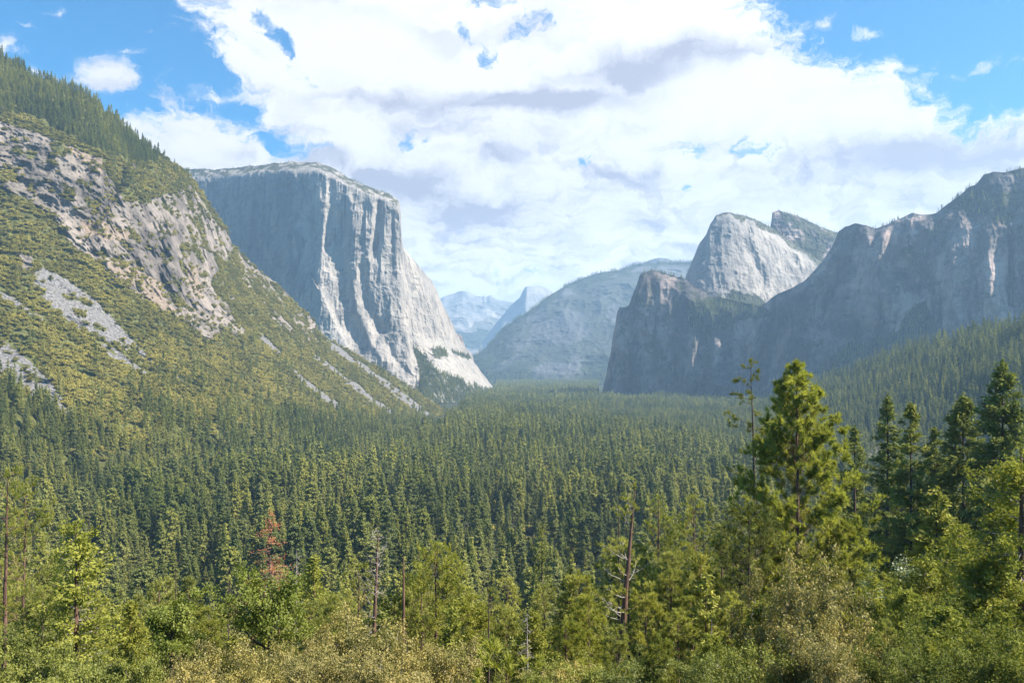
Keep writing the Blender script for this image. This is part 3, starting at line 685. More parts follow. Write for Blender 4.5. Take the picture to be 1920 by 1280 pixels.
def trunk(rng, H, r0, lean=(0, 0), wob=.012, sides=9, k=16, top=.06, sink=1.5):
    t = np.linspace(0, 1, k); z = -sink + (H + sink) * t
    P = np.stack([lean[0] * t * H + np.cumsum(rng.normal(0, wob, k)) * H * .12, lean[1] * t * H + np.cumsum(rng.normal(0, wob, k)) * H * .12, z], -1)
    R = r0 * (1 - t) ** .8 + r0 * top; R[0] *= 1.3
    return P, tubes(P[None], R[None], sides)


def on_trunk(P, z): return np.stack([np.interp(z, P[:, 2], P[:, 0]), np.interp(z, P[:, 2], P[:, 1]), z], -1)


def limbs(rng, base, az, L, up, curve, k=6, r=.05, jit=.04):
    """curved branches: start base, azimuth, length, initial slope, added slope at the tip"""
    n = len(L); t = np.linspace(0, 1, k)[None, :]
    rad = L[:, None] * t; z = L[:, None] * (up[:, None] * t + curve[:, None] * t ** 2)
    w = rng.normal(0, jit, (n, k)) * L[:, None] * t
    P = np.stack([base[:, 0:1] + rad * np.cos(az)[:, None] - w * np.sin(az)[:, None], base[:, 1:2] + rad * np.sin(az)[:, None] + w * np.cos(az)[:, None],
                  base[:, 2:3] + z + rng.normal(0, jit * .6, (n, k)) * L[:, None] * t], -1)
    R = r * (L[:, None] / max(L.max(), .1)) ** .7 * (1.02 - t)
    return P, R


def along(P, s):
    """points and directions at fractions s (n,m) of limbs P (n,k,3)"""
    n, k, _ = P.shape; q = s * (k - 1); i = np.minimum(q.astype(int), k - 2); f = (q - i)[..., None]
    r = np.arange(n)[:, None]; a, b = P[r, i], P[r, i + 1]
    return a * (1 - f) + b * f, nrm(b - a)


def prof(t, kind):
    if kind == 'cone': return (1 - t) ** .68
    if kind == 'spire': return (1 - t) ** .92
    if kind == 'round': return np.sqrt(np.clip(1 - (2 * t - 1) ** 2 * .92, .02, 1)) * (1 - t * .25)
    if kind == 'column': return np.clip(1.25 * (1 - t) ** .5, 0, 1) * (.75 + .25 * np.clip(t * 4, 0, 1))
    return 1 - t


def pine(seed, H, R, hb=.25, nbr=80, tw=7, r0=None, lean=(0, 0), needles=16, nl=.34, kind='cone', up=(.15, .75), az_bias=None, sparse=1., te=1.1):
    """open pine: long upcurved limbs ending in balls of needles"""
    rng = np.random.default_rng(seed); r0 = r0 or H * .012
    TP, tb = trunk(rng, H, r0, lean)
    t = np.sort(rng.random(nbr)) ** te; z = H * (hb + (1 - hb) * t * .985)
    L = R * prof(t, kind) * rng.uniform(.7, 1.12, nbr) + .35
    az = rng.random(nbr) * 2 * np.pi + np.arange(nbr) * 2.4
    if az_bias is not None: L = L * (1 + az_bias[1] * np.cos(az - az_bias[0]))
    P, Rr = limbs(rng, on_trunk(TP, z), az, L, up[0] + (up[1] - up[0]) * t, np.full(nbr, .28), 6, r0 * .15)
    br = tubes(P, Rr, 4)
    m = tw; s = rng.uniform(.35, 1, (nbr, m)); s[:, 0] = 1
    C, A = along(P, s)
    # side twigs
    side = nrm(A + rng.normal(size=C.shape) * .7 + np.array([0, 0, .45]))
    tl = (.25 + .16 * L[:, None, None]) * (s[..., None] < .99) * rng.uniform(.5, 1.2, s.shape + (1,))
    T2 = C + side * tl; keep = (rng.random(s.shape) < sparse * np.clip(L[:, None] / R * 2.2, .3, 1))
    TPs = np.stack([C[keep], T2[keep]], 1)
    br.join(tubes(TPs, np.full((len(TPs), 2), r0 * .045), 3))
    ce = [T2[keep], (C * .45 + T2 * .55)[keep & (tl[..., 0] > .5)]]
    di = [side[keep], side[keep & (tl[..., 0] > .5)]]
    top = on_trunk(TP, np.full(4, H * .995) - np.arange(4) * nl * .5); ce.append(top); di.append(np.tile([0, 0, 1.], (4, 1)))
    ce = np.concatenate(ce); di = np.concatenate(di) + np.array([0, 0, .25])
    fo = leaves(rng, ce, di, needles, nl, .13, nl * .1, .5, True)
    return tb, br, fo


def fir(seed, H, R, hb=.08, nbr=150, per=9, nq=5, fs=.5, r0=None, lean=(0, 0), kind='cone', droop=-.25, tipup=.12, jit=.55, asp=.4, spread=.28, limb_r=.2, sides=6, rag=.3, notw=False, nj=.5):
    """layered conifer: many limbs carrying flat sprays"""
    rng = np.random.default_rng(seed); r0 = r0 or H * .011
    TP, tb = trunk(rng, H, r0, lean, sides=sides, k=10, wob=.006)
    t = np.sort(rng.random(nbr)); z = H * (hb + (1 - hb) * t * .98)
    L = R * prof(t, kind) * rng.uniform(1 - rag, 1 + rag * .5, nbr) + .02 * H * (1 - t) + .15
    az = rng.random(nbr) * 2 * np.pi
    P, Rr = limbs(rng, on_trunk(TP, z), az, L, droop + .5 * t ** 2, np.full(nbr, tipup), 4, r0 * limb_r)
    br = tubes(P, Rr, 3) if not notw else Buf()
    s = rng.uniform(.22, 1, (nbr, per)); s[:, 0] = .97
    w = rng.random(s.shape) < np.clip(L[:, None] / (R * .45), .35, 1)
    C, A = along(P, s)
    ow = C[w] - on_trunk(TP, C[w][:, 2]); ow = nrm(ow) + np.array([0, 0, .7])
    fo = leaves(rng, C[w], A[w] + np.array([0, 0, -.12]), nq, fs, asp, spread, jit, False, 1.2, ow, nj)
    fo.join(leaves(rng, on_trunk(TP, H - np.arange(4) * fs * .5), np.tile([0, 0, 1.], (4, 1)), nq, fs * .8, .3, fs * .15, .4, False))
    return tb, br, fo


def oak(seed, H, R, hb=.35, nl_=7, nleaf=26, ls=.2, r0=None, lean=(0, 0), crown=1.0, stems=1, flat=.75, sub=7, depth=5):
    """broadleaf: forking limbs and clouds of leaves"""
    rng = np.random.default_rng(seed); r0 = r0 or H * .02; tb = Buf(); br = Buf(); Cs = []
    for q in range(stems):
        ln = (lean[0] + (rng.normal() * .25 if stems > 1 else 0), lean[1] + (rng.normal() * .25 if stems > 1 else 0))
        TP, b = trunk(rng, H * (.85 if stems == 1 else rng.uniform(.6, .9)), r0 / math.sqrt(stems), ln, wob=.03, sides=7, k=10, top=.15); tb.join(b)
        h = TP[-1, 2]; t = np.sort(rng.random(nl_)); z = h * (hb + (1 - hb) * t)
        L = R * rng.uniform(.55, 1.05, nl_) * (1 - .45 * t); az = np.arange(nl_) * 2.4 + rng.random(nl_)
        P, Rr = limbs(rng, on_trunk(TP, z), az, L, .35 + .9 * t, np.full(nl_, .1), 7, r0 * .45, .07); br.join(tubes(P, Rr, 5))
        s = rng.uniform(.3, 1, (nl_, sub)); s[:, 0] = 1; C, A = along(P, s)
        C = C.reshape(-1, 3); n2 = len(C); az2 = rng.random(n2) * 2 * np.pi; L2 = R * rng.uniform(.18, .42, n2)
        P2, R2 = limbs(rng, C, az2, L2, rng.uniform(-.1, 1.1, n2), np.full(n2, .1), 5, r0 * .14, .08); br.join(tubes(P2, R2, 3))
        s3 = rng.uniform(.3, 1.05, (n2, depth)); C3, _ = along(P2, np.minimum(s3, 1)); Cs.append(C3.reshape(-1, 3))
    C = np.concatenate(Cs); C = C + rng.normal(size=C.shape) * R * .045
    cc = C - C.mean(0); cc = nrm(cc * np.array([1, 1, 1.3])) + np.array([0, 0, .45])
    fo = leaves(rng, C, rng.normal(size=C.shape), nleaf, ls, .7, R * .035 + ls * .5, .9, False, .6, cc, .55)
    return tb, br, fo


def snag(seed, H, r0, lean=(0, 0), nbr=24, R=2.2, hb=.3, curl=.9, top=.06, tip=1.0, twigs=True):
    rng = np.random.default_rng(seed)
    TP, tb = trunk(rng, H, r0, lean, wob=.01, top=top)
    if nbr == 0: return tb, Buf(), Buf()
    t = rng.random(nbr); z = H * (hb + (tip - hb) * t)
    L = R * (1 - .55 * t) * rng.uniform(.35, 1.1, nbr); az = rng.random(nbr) * 6.28
    P, Rr = limbs(rng, on_trunk(TP, z), az, L, rng.uniform(-.7, .1, nbr), rng.uniform(.1, 1., nbr) * curl, 8, min(r0 * .15, .035), .09); b = tubes(P, Rr + .004, 4)
    if twigs:
        s = rng.uniform(.3, 1, (nbr, 4)); C, A = along(P, s); C = C.reshape(-1, 3); n2 = len(C)
        P2, R2 = limbs(rng, C, rng.random(n2) * 6.28, rng.uniform(.1, .35, n2) * R, rng.uniform(-.4, .8, n2), rng.uniform(-.2, .6, n2), 5, r0 * .07, .08); b.join(tubes(P2, R2 + .003, 3))
    return tb, b, Buf()


def wood(tb, br, tm, bm_):
    b = Buf().join(tb, 0)
    if br.n: b.join(br, 1)
    return mesh_from('trunk', b, [M[tm], M[bm_]], True)


def tree(name, parts, mats, loc, label, cat, group=None, rz=0.):
    tb, br, fo = parts; tm, bm_, fm = mats
    root = bpy.data.objects.new(name, None); COL.objects.link(root); root.empty_display_size = 1
    root.location = loc; root.rotation_euler = (0, 0, rz); tag(root, label, cat, group)
    obj('trunk', wood(tb, br, tm, bm_), root)
    if fo.n: obj('crown', mesh_from('crown', fo, [M[fm]]), root)
    return root


def spot(px, D):
    x = D * (px - CX) / F
    return (x, D, float(ground_z(np.array(x), np.array(float(D)))))


def ht(px, D, ytop):
    """height of a tree rooted at that spot whose tip shows at row ytop"""
    return D * (HY - ytop) / F - spot(px, D)[2]


PB = ('bark', 'bark'); GB = ('greybark', 'greybark'); DB = ('darkbark', 'darkbark')

# ------------------------------------------------------------------ forest: prototypes and scattered masses
def proto(parts, two=True):
    b = Buf(); b.join(parts[0], 0)
    if parts[1].n: b.join(parts[1], 0)
    b.join(parts[2], 1)
    return b


def stuff(name, groups, protos, mats, label, cat):
    """groups: list of (xyz, proto index, scale xy, scale z, rot); one object whose points carry copies of small tree meshes"""
    base = Buf(); pid = []
    for i, p in enumerate(protos):
        base.join(p); pid.append(np.full(p.n, i + 1, np.int32))
    xyz = np.concatenate([g_[0] for g_ in groups]); idx = np.concatenate([g_[1] for g_ in groups]).astype(np.int32)
    sx = np.concatenate([g_[2] for g_ in groups]); sz = np.concatenate([g_[3] for g_ in groups]); rz = np.concatenate([g_[4] for g_ in groups])
    n0 = base.n
    pid = np.concatenate(pid + [-(idx + 1)]).astype(np.int32)
    z0 = np.zeros((n0, 3))
    scl = np.concatenate([z0, np.stack([sx, sx, sz], -1)]); rot = np.concatenate([z0, np.stack([0 * rz, 0 * rz, rz], -1)])
    me = mesh_from(name, base, mats, False, {'pid': ('INT', pid), 'scl': ('FLOAT_VECTOR', scl), 'rot': ('FLOAT_VECTOR', rot)}, extra=xyz)
    o = obj(name, me); tag(o, label, cat, kind='stuff')
    ng = bpy.data.node_groups.new(name, 'GeometryNodeTree')
    ng.interface.new_socket('Geometry', in_out='INPUT', socket_type='NodeSocketGeometry')
    ng.interface.new_socket('Geometry', in_out='OUTPUT', socket_type='NodeSocketGeometry')
    gi = ng.nodes.new('NodeGroupInput'); go = ng.nodes.new('NodeGroupOutput'); jn = ng.nodes.new('GeometryNodeJoinGeometry')
    L = ng.links.new

    def attr(nm, ty):
        a = ng.nodes.new('GeometryNodeInputNamedAttribute'); a.data_type = ty; a.inputs[0].default_value = nm
        return a.outputs['Attribute']
    ap, asc, aro = attr('pid', 'INT'), attr('scl', 'FLOAT_VECTOR'), attr('rot', 'FLOAT_VECTOR')
    for i in range(len(protos)):
        def eq(v):
            c = ng.nodes.new('FunctionNodeCompare'); c.data_type = 'INT'; c.operation = 'EQUAL'
            L(ap, c.inputs['A']); c.inputs['B'].default_value = v
            # integer sockets
            for s_ in c.inputs:
                if s_.name == 'A' and s_.type == 'INT': L(ap, s_)
                if s_.name == 'B' and s_.type == 'INT': s_.default_value = v
            return c.outputs[0]
        se = ng.nodes.new('GeometryNodeSeparateGeometry'); se.domain = 'POINT'
        L(gi.outputs[0], se.inputs[0]); L(eq(i + 1), se.inputs[1])
        ip = ng.nodes.new('GeometryNodeInstanceOnPoints')
        L(gi.outputs[0], ip.inputs['Points']); L(eq(-(i + 1)), ip.inputs['Selection']); L(se.outputs[0], ip.inputs['Instance'])
        L(aro, ip.inputs['Rotation']); L(asc, ip.inputs['Scale'])
        L(ip.outputs[0], jn.inputs[0])
    L(jn.outputs[0], go.inputs[0])
    md = o.modifiers.new('scatter', 'NODES'); md.node_group = ng
    return o


rng = np.random.default_rng(99)
H0 = 36.0
near = [proto(fir(i + 1, H0, r, hb, 190, 9, 6, .8, kind=k, spread=.28, asp=.55, notw=True, rag=.2, nj=.28)) for i, (r, hb, k) in enumerate([(5.6, .05, 'spire'), (4.6, .08, 'spire'), (5.6, .12, 'cone'), (4.6, .04, 'cone'), (6.6, .1, 'spire'), (5.0, .2, 'round')])]
far = [proto(fir(i + 11, H0, r, hb, 70, 6, 3, 1.5, kind=k, spread=.4, asp=.6, notw=True, sides=3, rag=.2, nj=.28)) for i, (r, hb, k) in enumerate([(5.6, .05, 'spire'), (4.8, .08, 'spire'), (5.2, .12, 'cone'), (4.6, .05, 'cone')])]
vfar = [proto(fir(i + 21, H0, r, .03, 28, 4, 2, 2.8, kind='cone', spread=.5, asp=.7, notw=True, sides=3, rag=.2, nj=.3)) for i, r in enumerate([4.8, 4.0])]
protos = near + far + vfar
nN, nF, nV = len(near), len(far), len(vfar)


def lod(xyz):
    D_ = xyz[:, 1]; n = len(xyz)
    return np.where(D_ < 1050, rng.integers(0, nN, n), np.where(D_ < 3200, nN + rng.integers(0, nF, n), nN + nF + rng.integers(0, nV, n)))


# valley floor trees by plan area
n = 200000
px = rng.uniform(-70, 2010, n); Dv = np.sqrt(rng.uniform(395 ** 2, 7150 ** 2, n))
area = (2080 / F) * (7150 ** 2 - 395 ** 2) / 2; keep_p = .0085 / (n / area)
lim = np.where(px < 880, hill_foot(px), 1e9); lim = np.minimum(lim, np.where((px > 800) & (px < 935), np.interp(px, [800, 880, 925, 935], [3300, 4100, 4800, 7300]), 1e9))
lim = np.minimum(lim, np.where(px > 1122, slope_foot(px), 1e9)); lim = np.where((px >= 880) & (px <= 1122), np.minimum(lim, 7150), lim)
x = Dv * (px - CX) / F
cl2 = fbm(np.stack([x / 120, Dv / 120, 0 * x], -1), 3, 805)
ok = (Dv < lim) & (rng.random(n) < min(1, keep_p) * np.where(Dv > 3500, .7, 1) * np.where(cl2 < -.3, .6, 1))
back_lim = np.interp(px, [1122, 1250, 1400, 1480], [3720, 3520, 3340, 3150])
ok |= (px > 1118) & (px < 1480) & (Dv > np.interp(px, [1122, 1250, 1400, 1480], [2740, 2600, 2500, 2380])) & (Dv < back_lim) & (rng.random(n) < keep_p)
# keep the glimpse of river open
rv = (Dv > 810) & (Dv < 1020)
ok &= ~(rv & (np.abs(px - 736) < 11))
x, Dv, cl2 = x[ok], Dv[ok], cl2[ok]
VF = np.stack([x, Dv, ground_z(x, Dv) - .5], -1)
print('valley', len(VF), 'keep', keep_p)
gr = [(VF, lod(VF), None, (.5 + 1.0 * RNG.random(len(VF)) ** .9) * (1 + .3 * cl2), None)]
for P_, s_ in PTS['fir']:
    gr.append((P_ - np.array([0, 0, .8]), lod(P_), None, s_, None))
for P_, s_ in PTS['rim']:
    gr.append((P_ - np.array([0, 0, .8]), nN + rng.integers(0, nF, len(P_)), None, s_, None))
G2 = []
for xyz, idx, _, s_, _ in gr:
    s_ = np.asarray(s_); G2.append((xyz, idx, s_ * rng.uniform(.75, 1.35, len(s_)), s_, rng.uniform(0, 6.28, len(s_))))
print('forest instances', sum(len(q[0]) for q in G2))
stuff('forest', G2, protos, [M['darkbark'], M['firfar']], 'dense conifer forest covering the valley floor and lower slopes', 'forest')


def bush(seed, n, fs, R=3.2, Hh=4.0):
    r = np.random.default_rng(seed); k = 9
    c = np.stack([r.normal(0, R * .42, k), r.normal(0, R * .42, k), r.uniform(.25, .75, k) * Hh], -1)
    q = r.integers(0, k, n); d = nrm(r.normal(size=(n, 3))); d[:, 2] = np.abs(d[:, 2]) * .9 - .15
    C = c[q] + d * r.uniform(.6, 1, (n, 1)) * np.array([R * .5, R * .5, Hh * .38])
    return Buf().join(leaves(r, C, r.normal(size=d.shape), 1, fs, .85, .12, .5, False, 0, d + np.array([0, 0, .35]), .25), 0)


bp = [bush(31, 360, .85), bush(32, 340, .9, 3.6, 3.4), bush(33, 360, .85, 2.8, 5)]
BS = []
for P_, s_ in PTS['scrub']:
    s_ = np.asarray(s_); BS.append((P_ - np.array([0, 0, .5]), rng.integers(0, 3, len(P_)), s_ * rng.uniform(.9, 1.3, len(s_)), s_ * rng.uniform(.8, 1.25, len(s_)), rng.uniform(0, 6.28, len(s_))))
# broadleaf clumps between the valley conifers
m_ = (rng.random(len(VF)) < np.where(cl2 < -.25, .3, .06)) & (VF[:, 1] < 2500); Q = VF[m_] + rng.normal(0, 4, (m_.sum(), 3)) * np.array([1, 1, 0])
BS.append((Q, rng.integers(0, 3, len(Q)), rng.uniform(1.3, 2.4, len(Q)), rng.uniform(1.8, 4.2, len(Q)), rng.uniform(0, 6.28, len(Q))))
print('scrub instances', sum(len(q[0]) for q in BS))
stuff('hillside_scrub', BS, bp, [M['scrub']], 'olive green oak scrub blanketing the rocky hillside', 'scrub')

# ------------------------------------------------------------------ single conifers between the viewpoint and the valley forest
KP = {}
def kinds(key, parts, mats):
    tb, br, fo = parts
    KP.setdefault(key, []).append((wood(tb, br, mats[0], mats[0]), mesh_from('crown', fo, [M[mats[1]]])))


for i in range(3):
    kinds('pine', pine(60 + i, 26, 5.4, .1, 100, 5, needles=24, nl=.72), ('bark', 'palepine'))
    kinds('fir', fir(70 + i, 32, 5.8, .06, 160, 11, 5, .75, spread=.3, notw=False), ('darkbark', 'fir'))
kinds('young', fir(81, 16, 3.2, .04, 110, 8, 5, .5, spread=.2), ('bark', 'palepine'))
kinds('young', fir(82, 16, 2.6, .04, 110, 8, 5, .5, spread=.2), ('bark', 'pine'))
kinds('cedar', fir(91, 11, 3.0, .03, 120, 11, 9, .27, kind='cone', jit=.9, spread=.17, rag=.5, droop=-.3, tipup=.3), ('bark', 'greencedar'))
kinds('cedar', fir(92, 11, 2.4, .03, 120, 11, 9, .27, kind='column', jit=.9, spread=.17, rag=.5, droop=-.3, tipup=.3), ('bark', 'cedar'))
kinds('slim', pine(93, 13, 3.0, .05, 90, 6, needles=30, nl=.36), ('bark', 'pine'))
kinds('slim', pine(94, 13, 2.6, .05, 90, 6, needles=30, nl=.36), ('bark', 'palepine'))
LAB = {'cedar': ('young_cedar', 'small leafy cedar among the bushes at the foot of the view', 'cedar', 'small cedars among the nearest bushes', 11),
       'slim': ('young_pine', 'slim sunlit young pine rising among the nearest bushes', 'pine', 'slim young pines among the nearest bushes', 13),
       'pine': ('pine_tree', 'yellow-green pine standing among others on the slope under the viewpoint', 'pine', 'pines on the slope under the viewpoint', 26),
       'fir': ('fir_tree', 'dark green fir at the near edge of the valley forest', 'fir', 'firs at the near edge of the valley forest', 32),
       'young': ('young_conifer', 'small pale green young conifer on the slope under the viewpoint', 'conifer', 'young conifers on the slope under the viewpoint', 16)}
made = {'pine': 0, 'fir': 0, 'young': 0}


def single(kind, var, loc, H, wide, rz):
    nm, lab, cat, grp, h0 = LAB[kind]
    root = bpy.data.objects.new(nm, None); COL.objects.link(root); tag(root, lab, cat, grp)
    root.location = loc; root.scale = (H / h0 * wide, H / h0 * wide, H / h0); root.rotation_euler = (0, 0, rz)
    for pn, me in zip(('trunk', 'crown'), KP[kind][var]):
        obj(pn, me, root)


rng = np.random.default_rng(5)
tries = 0; placed = []
while sum(made.values()) < 330 and tries < 9000:
    tries += 1
    px_ = rng.uniform(-20, 1940); D_ = math.sqrt(rng.uniform(3000, 400 ** 2) if rng.random() < .8 else rng.uniform(60 ** 2, 130 ** 2))
    loc = spot(px_, D_); x_, y_ = loc[0], loc[1]
    if any((x_ - a) ** 2 + (y_ - b) ** 2 < 42 for a, b in placed): continue
    ymin = np.interp(px_, [0, 250, 420, 700, 1000, 1150, 1350, 1420, 1600, 1700, 1920], [1010, 1040, 1060, 1060, 1010, 1000, 960, 900, 900, 860, 860]) + rng.uniform(0, 90) + max(0, 110 - D_) * 1.1
    hm = ht(px_, D_, ymin)
    if D_ > 230: kd = 'fir' if rng.random() < .8 else 'pine'; H_ = min(rng.uniform(22, 36), hm)
    else: kd = rng.choice(['pine', 'young', 'fir'], p=[.5, .2, .3]); H_ = min({'pine': rng.uniform(18, 28), 'young': rng.uniform(9, 17), 'fir': rng.uniform(20, 32)}[kd], hm)
    if H_ < 5 or (D_ < 100 and 130 < px_ < 170) or (D_ < 84 and 1430 < px_ < 1660): continue
    if H_ < 14: kd = 'young'
    if px_ > 1560 and kd != 'fir': kd = 'fir' if rng.random() < .6 else kd
    placed.append((x_, y_)); made[kd] += 1
    single(kd, rng.integers(0, len(KP[kd])), (x_, y_, loc[2] - .5), H_, rng.uniform(.85, 1.2), rng.uniform(0, 6.28))
print('singles', made)

for kd, px_, yt, D_ in [('cedar', 1700, 1108, 46), ('cedar', 1852, 1052, 50), ('cedar', 1772, 1140, 38), ('slim', 1660, 1170, 40), ('slim', 1105, 1118, 62), ('slim', 1212, 1098, 66), ('cedar', 1000, 1150, 56), ('slim', 1272, 1150, 54),
                        ('slim', 1372, 1120, 56), ('slim', 618, 1122, 74), ('slim', 878, 1118, 74), ('slim', 392, 1138, 66), ('cedar', 246, 1128, 60), ('slim', 1060, 1160, 50), ('cedar', 1330, 1190, 44), ('slim', 1158, 1180, 46), ('slim', 1235, 1195, 42),
                        ('cedar', 1880, 1150, 36), ('slim', 80, 1110, 70), ('cedar', 1430, 1130, 52), ('slim', 1300, 1120, 68), ('slim', 950, 1150, 66), ('cedar', 1742, 1210, 32), ('slim', 1820, 1200, 34), ('slim', 580, 1135, 66), ('slim', 742, 1120, 80)]:
    loc = spot(px_, D_); single(kd, rng.integers(0, 2), (loc[0], loc[1], loc[2] - .4), ht(px_, D_, yt) + .4, rng.uniform(.9, 1.25), rng.uniform(0, 6.28))

# ------------------------------------------------------------------ the trees one can name
def put(name, kind, px, ytop, D, label, cat, mats, args=None, xb=None, group=None, rz=0., dz=0.):
    """kind(seed, H, ...); xb = column of the foot when the trunk leans"""
    fx_ = xb if xb is not None else px
    loc = spot(fx_, D); H = ht(fx_, D, ytop) - dz
    a = dict(args or {}); seed = a.pop('seed', int(px * 7 + ytop))
    if xb is not None: a['lean'] = ((px - fx_) * D / F / H, 0)
    return tree(name, kind(seed, H, **a), mats, loc, label, cat, group, rz)


T = put
# nearest row, from one side of the view to the other
T('pine_tree', pine, 17, 880, 55, 'tall pine with a bare reddish trunk and thin crown beside the leafy cedar', 'pine', ('bark', 'bark', 'pine'), dict(R=2.5, hb=.42, nbr=38, tw=5, r0=.2, needles=13, nl=.28), xb=6)
T('pine_tree', pine, 48, 905, 78, 'full yellowish pine just behind the tall bare-trunked pine', 'pine', ('bark', 'bark', 'pine'), dict(R=3.6, hb=.05, nbr=110, tw=7, r0=.22, needles=14, nl=.34, kind='column'))
T('cedar_tree', fir, 143, 978, 50, 'incense cedar with dark red trunk and light yellow-green sprays', 'cedar', ('bark', 'greybark', 'cedar'), dict(R=2.5, hb=.04, nbr=150, per=9, nq=7, fs=.24, r0=.24, kind='column', jit=1.0, asp=.5, spread=.16, rag=.5, limb_r=.16, tipup=.3))
T('bare_snag', snag, 160, 935, 120, 'thin bare trunk poking up behind the leafy cedar', 'dead tree', DB + ('fir',), dict(r0=.22, nbr=5, R=1.2))
T('oak_tree', oak, 322, 1098, 46, 'green leafy oak with dark trunk, beside the cedar', 'oak', ('darkbark', 'darkbark', 'oak'), dict(R=1.9, hb=.62, nleaf=30, ls=.13, r0=.15, nl_=9))
T('bare_snag', snag, 330, 1035, 105, 'thin bare trunk rising behind the green leafy oak', 'dead tree', DB + ('fir',), dict(r0=.17, nbr=6, R=1.1))
T('bare_snag', snag, 428, 1058, 110, 'slender bare trunk between the two green oaks', 'dead tree', DB + ('fir',), dict(r0=.16, nbr=12, R=1.2))
T('oak_tree', oak, 512, 1092, 48, 'broad bright green oak in front of the red dead fir', 'oak', ('darkbark', 'darkbark', 'oak'), dict(R=2.6, hb=.6, nleaf=30, ls=.14, r0=.17, nl_=11, seed=4), xb=490)
T('dead_fir', fir, 506, 955, 150, 'dead fir with rusty red needles rising above the forest edge', 'dead tree', ('darkbark', 'greybark', 'dead'), dict(R=6.5, hb=.3, nbr=110, per=9, nq=4, fs=.4, jit=.9, r0=.32, droop=-.35, limb_r=.3, rag=.6))
T('dead_snag', snag, 556, 1030, 125, 'grey dead conifer with short bare branches beside the red dead fir', 'dead tree', GB + ('fir',), dict(r0=.22, nbr=60, R=2.0, curl=.3, hb=.35))
T('fir_tree', fir, 588, 1040, 140, 'light olive fir beside the grey dead conifer', 'fir', ('bark', 'bark', 'pine'), dict(R=6.5, hb=.1, nbr=180, per=10, nq=6, fs=.6))
T('young_pine', pine, 672, 1058, 88, 'pale yellow pine behind the snag with curling branches', 'pine', ('bark', 'bark', 'palepine'), dict(R=4.0, hb=.1, nbr=90, tw=5, needles=26, nl=.36))
T('young_pine', pine, 790, 1062, 92, 'pale yellow pine between the curly snag and the bright green pine', 'pine', ('bark', 'bark', 'palepine'), dict(R=3.4, hb=.1, nbr=75, tw=6, needles=14, nl=.36))
T('curly_snag', snag, 709, 1000, 72, 'dead pine with pale curling bare branches around its top', 'dead tree', ('bark', 'greybark', 'pine'), dict(r0=.27, nbr=44, R=2.3, curl=1.3, hb=.42, top=.12), xb=692)
T('bare_snag', snag, 758, 1042, 70, 'straight branchless dead trunk beside the curly-branched dead pine', 'dead tree', ('bark', 'greybark', 'pine'), dict(r0=.2, nbr=9, R=2.2, curl=1.0, hb=.35, tip=.6, top=.2), xb=755)
T('pine_tree', pine, 816, 1020, 80, 'bright green conical pine beside the branchless dead trunk', 'pine', ('bark', 'bark', 'pine'), dict(R=5.2, hb=.08, nbr=150, tw=9, needles=17, nl=.36, r0=.2))
T('fir_tree', fir, 785, 1012, 125, 'slim green conifer behind the bright green conical pine', 'fir', ('bark', 'bark', 'fir'), dict(R=3.4, hb=.1, nbr=120, per=7, nq=5, fs=.4))
T('bare_snag', snag, 917, 1116, 46, 'thin blackened bare trunk beyond the golden bushes', 'dead tree', DB + ('fir',), dict(r0=.11, nbr=26, R=.4, curl=.4, hb=.2))
T('pine_tree', pine, 950, 1238, 14, 'little bright green pine tip at the very bottom of the view', 'pine', ('bark', 'bark', 'pine'), dict(R=.42, hb=.3, nbr=16, tw=3, needles=34, nl=.15, r0=.02))
T('fir_tree', fir, 1016, 985, 170, 'tall thin dusky conifer standing out of the valley forest', 'fir', ('darkbark', 'greybark', 'darkfir'), dict(R=4.5, hb=.12, nbr=130, per=9, nq=5, fs=.5, rag=.6))
T('pine_tree', pine, 1020, 1100, 85, 'small yellow-green pine in front of the tall thin dusky conifer', 'pine', ('bark', 'bark', 'palepine'), dict(R=3.4, hb=.08, nbr=80, tw=6, needles=15, nl=.34))
T('pine_tree', pine, 952, 1085, 95, 'slim yellow-green pine near the blackened bare trunk', 'pine', ('bark', 'bark', 'palepine'), dict(R=3.2, hb=.08, nbr=80, tw=6, needles=14, nl=.36))
T('dead_snag', snag, 990, 1150, 52, 'small grey dead tree with many hanging twigs', 'dead tree', GB + ('fir',), dict(r0=.09, nbr=60, R=.8, curl=-.3, hb=.2))
T('bare_snag', snag, 1160, 925, 125, 'bare trunk next to the leaning pine', 'dead tree', DB + ('fir',), dict(r0=.3, nbr=14, R=1.8))
T('leaning_pine', pine, 1190, 905, 74, 'leaning pine with a long thick bare trunk and ragged top', 'pine', ('bark', 'greybark', 'palepine'), dict(R=2.6, hb=.45, nbr=26, tw=6, needles=27, nl=.33, r0=.42, sparse=.8), xb=1146)
T('pine_tree', pine, 1178, 1030, 84, 'round-topped yellow-green pine behind the leaning trunk', 'pine', ('bark', 'bark', 'palepine'), dict(R=4.4, hb=.08, nbr=150, tw=6, needles=27, nl=.36, kind='column'))
T('pine_tree', pine, 1232, 928, 145, 'green pine rising behind the leaning pine', 'pine', ('bark', 'bark', 'pine'), dict(R=7.5, hb=.1, nbr=150, tw=9, needles=13, nl=.5))
T('pine_tree', pine, 1300, 932, 135, 'pointed green pine between the leaning pine and the large ponderosa', 'pine', ('bark', 'bark', 'pine'), dict(R=7.0, hb=.08, nbr=150, tw=9, needles=13, nl=.5))
T('pine_tree', pine, 1266, 960, 160, 'half hidden pine between two pointed green pines', 'pine', ('bark', 'bark', 'palepine'), dict(R=6.0, hb=.1, nbr=120, tw=6, needles=22, nl=.55))
T('pine_tree', pine, 1352, 985, 120, 'pale pine at the foot of the sparse flat-topped pine', 'pine', ('bark', 'bark', 'palepine'), dict(R=5.5, hb=.08, nbr=130, tw=6, needles=24, nl=.45))
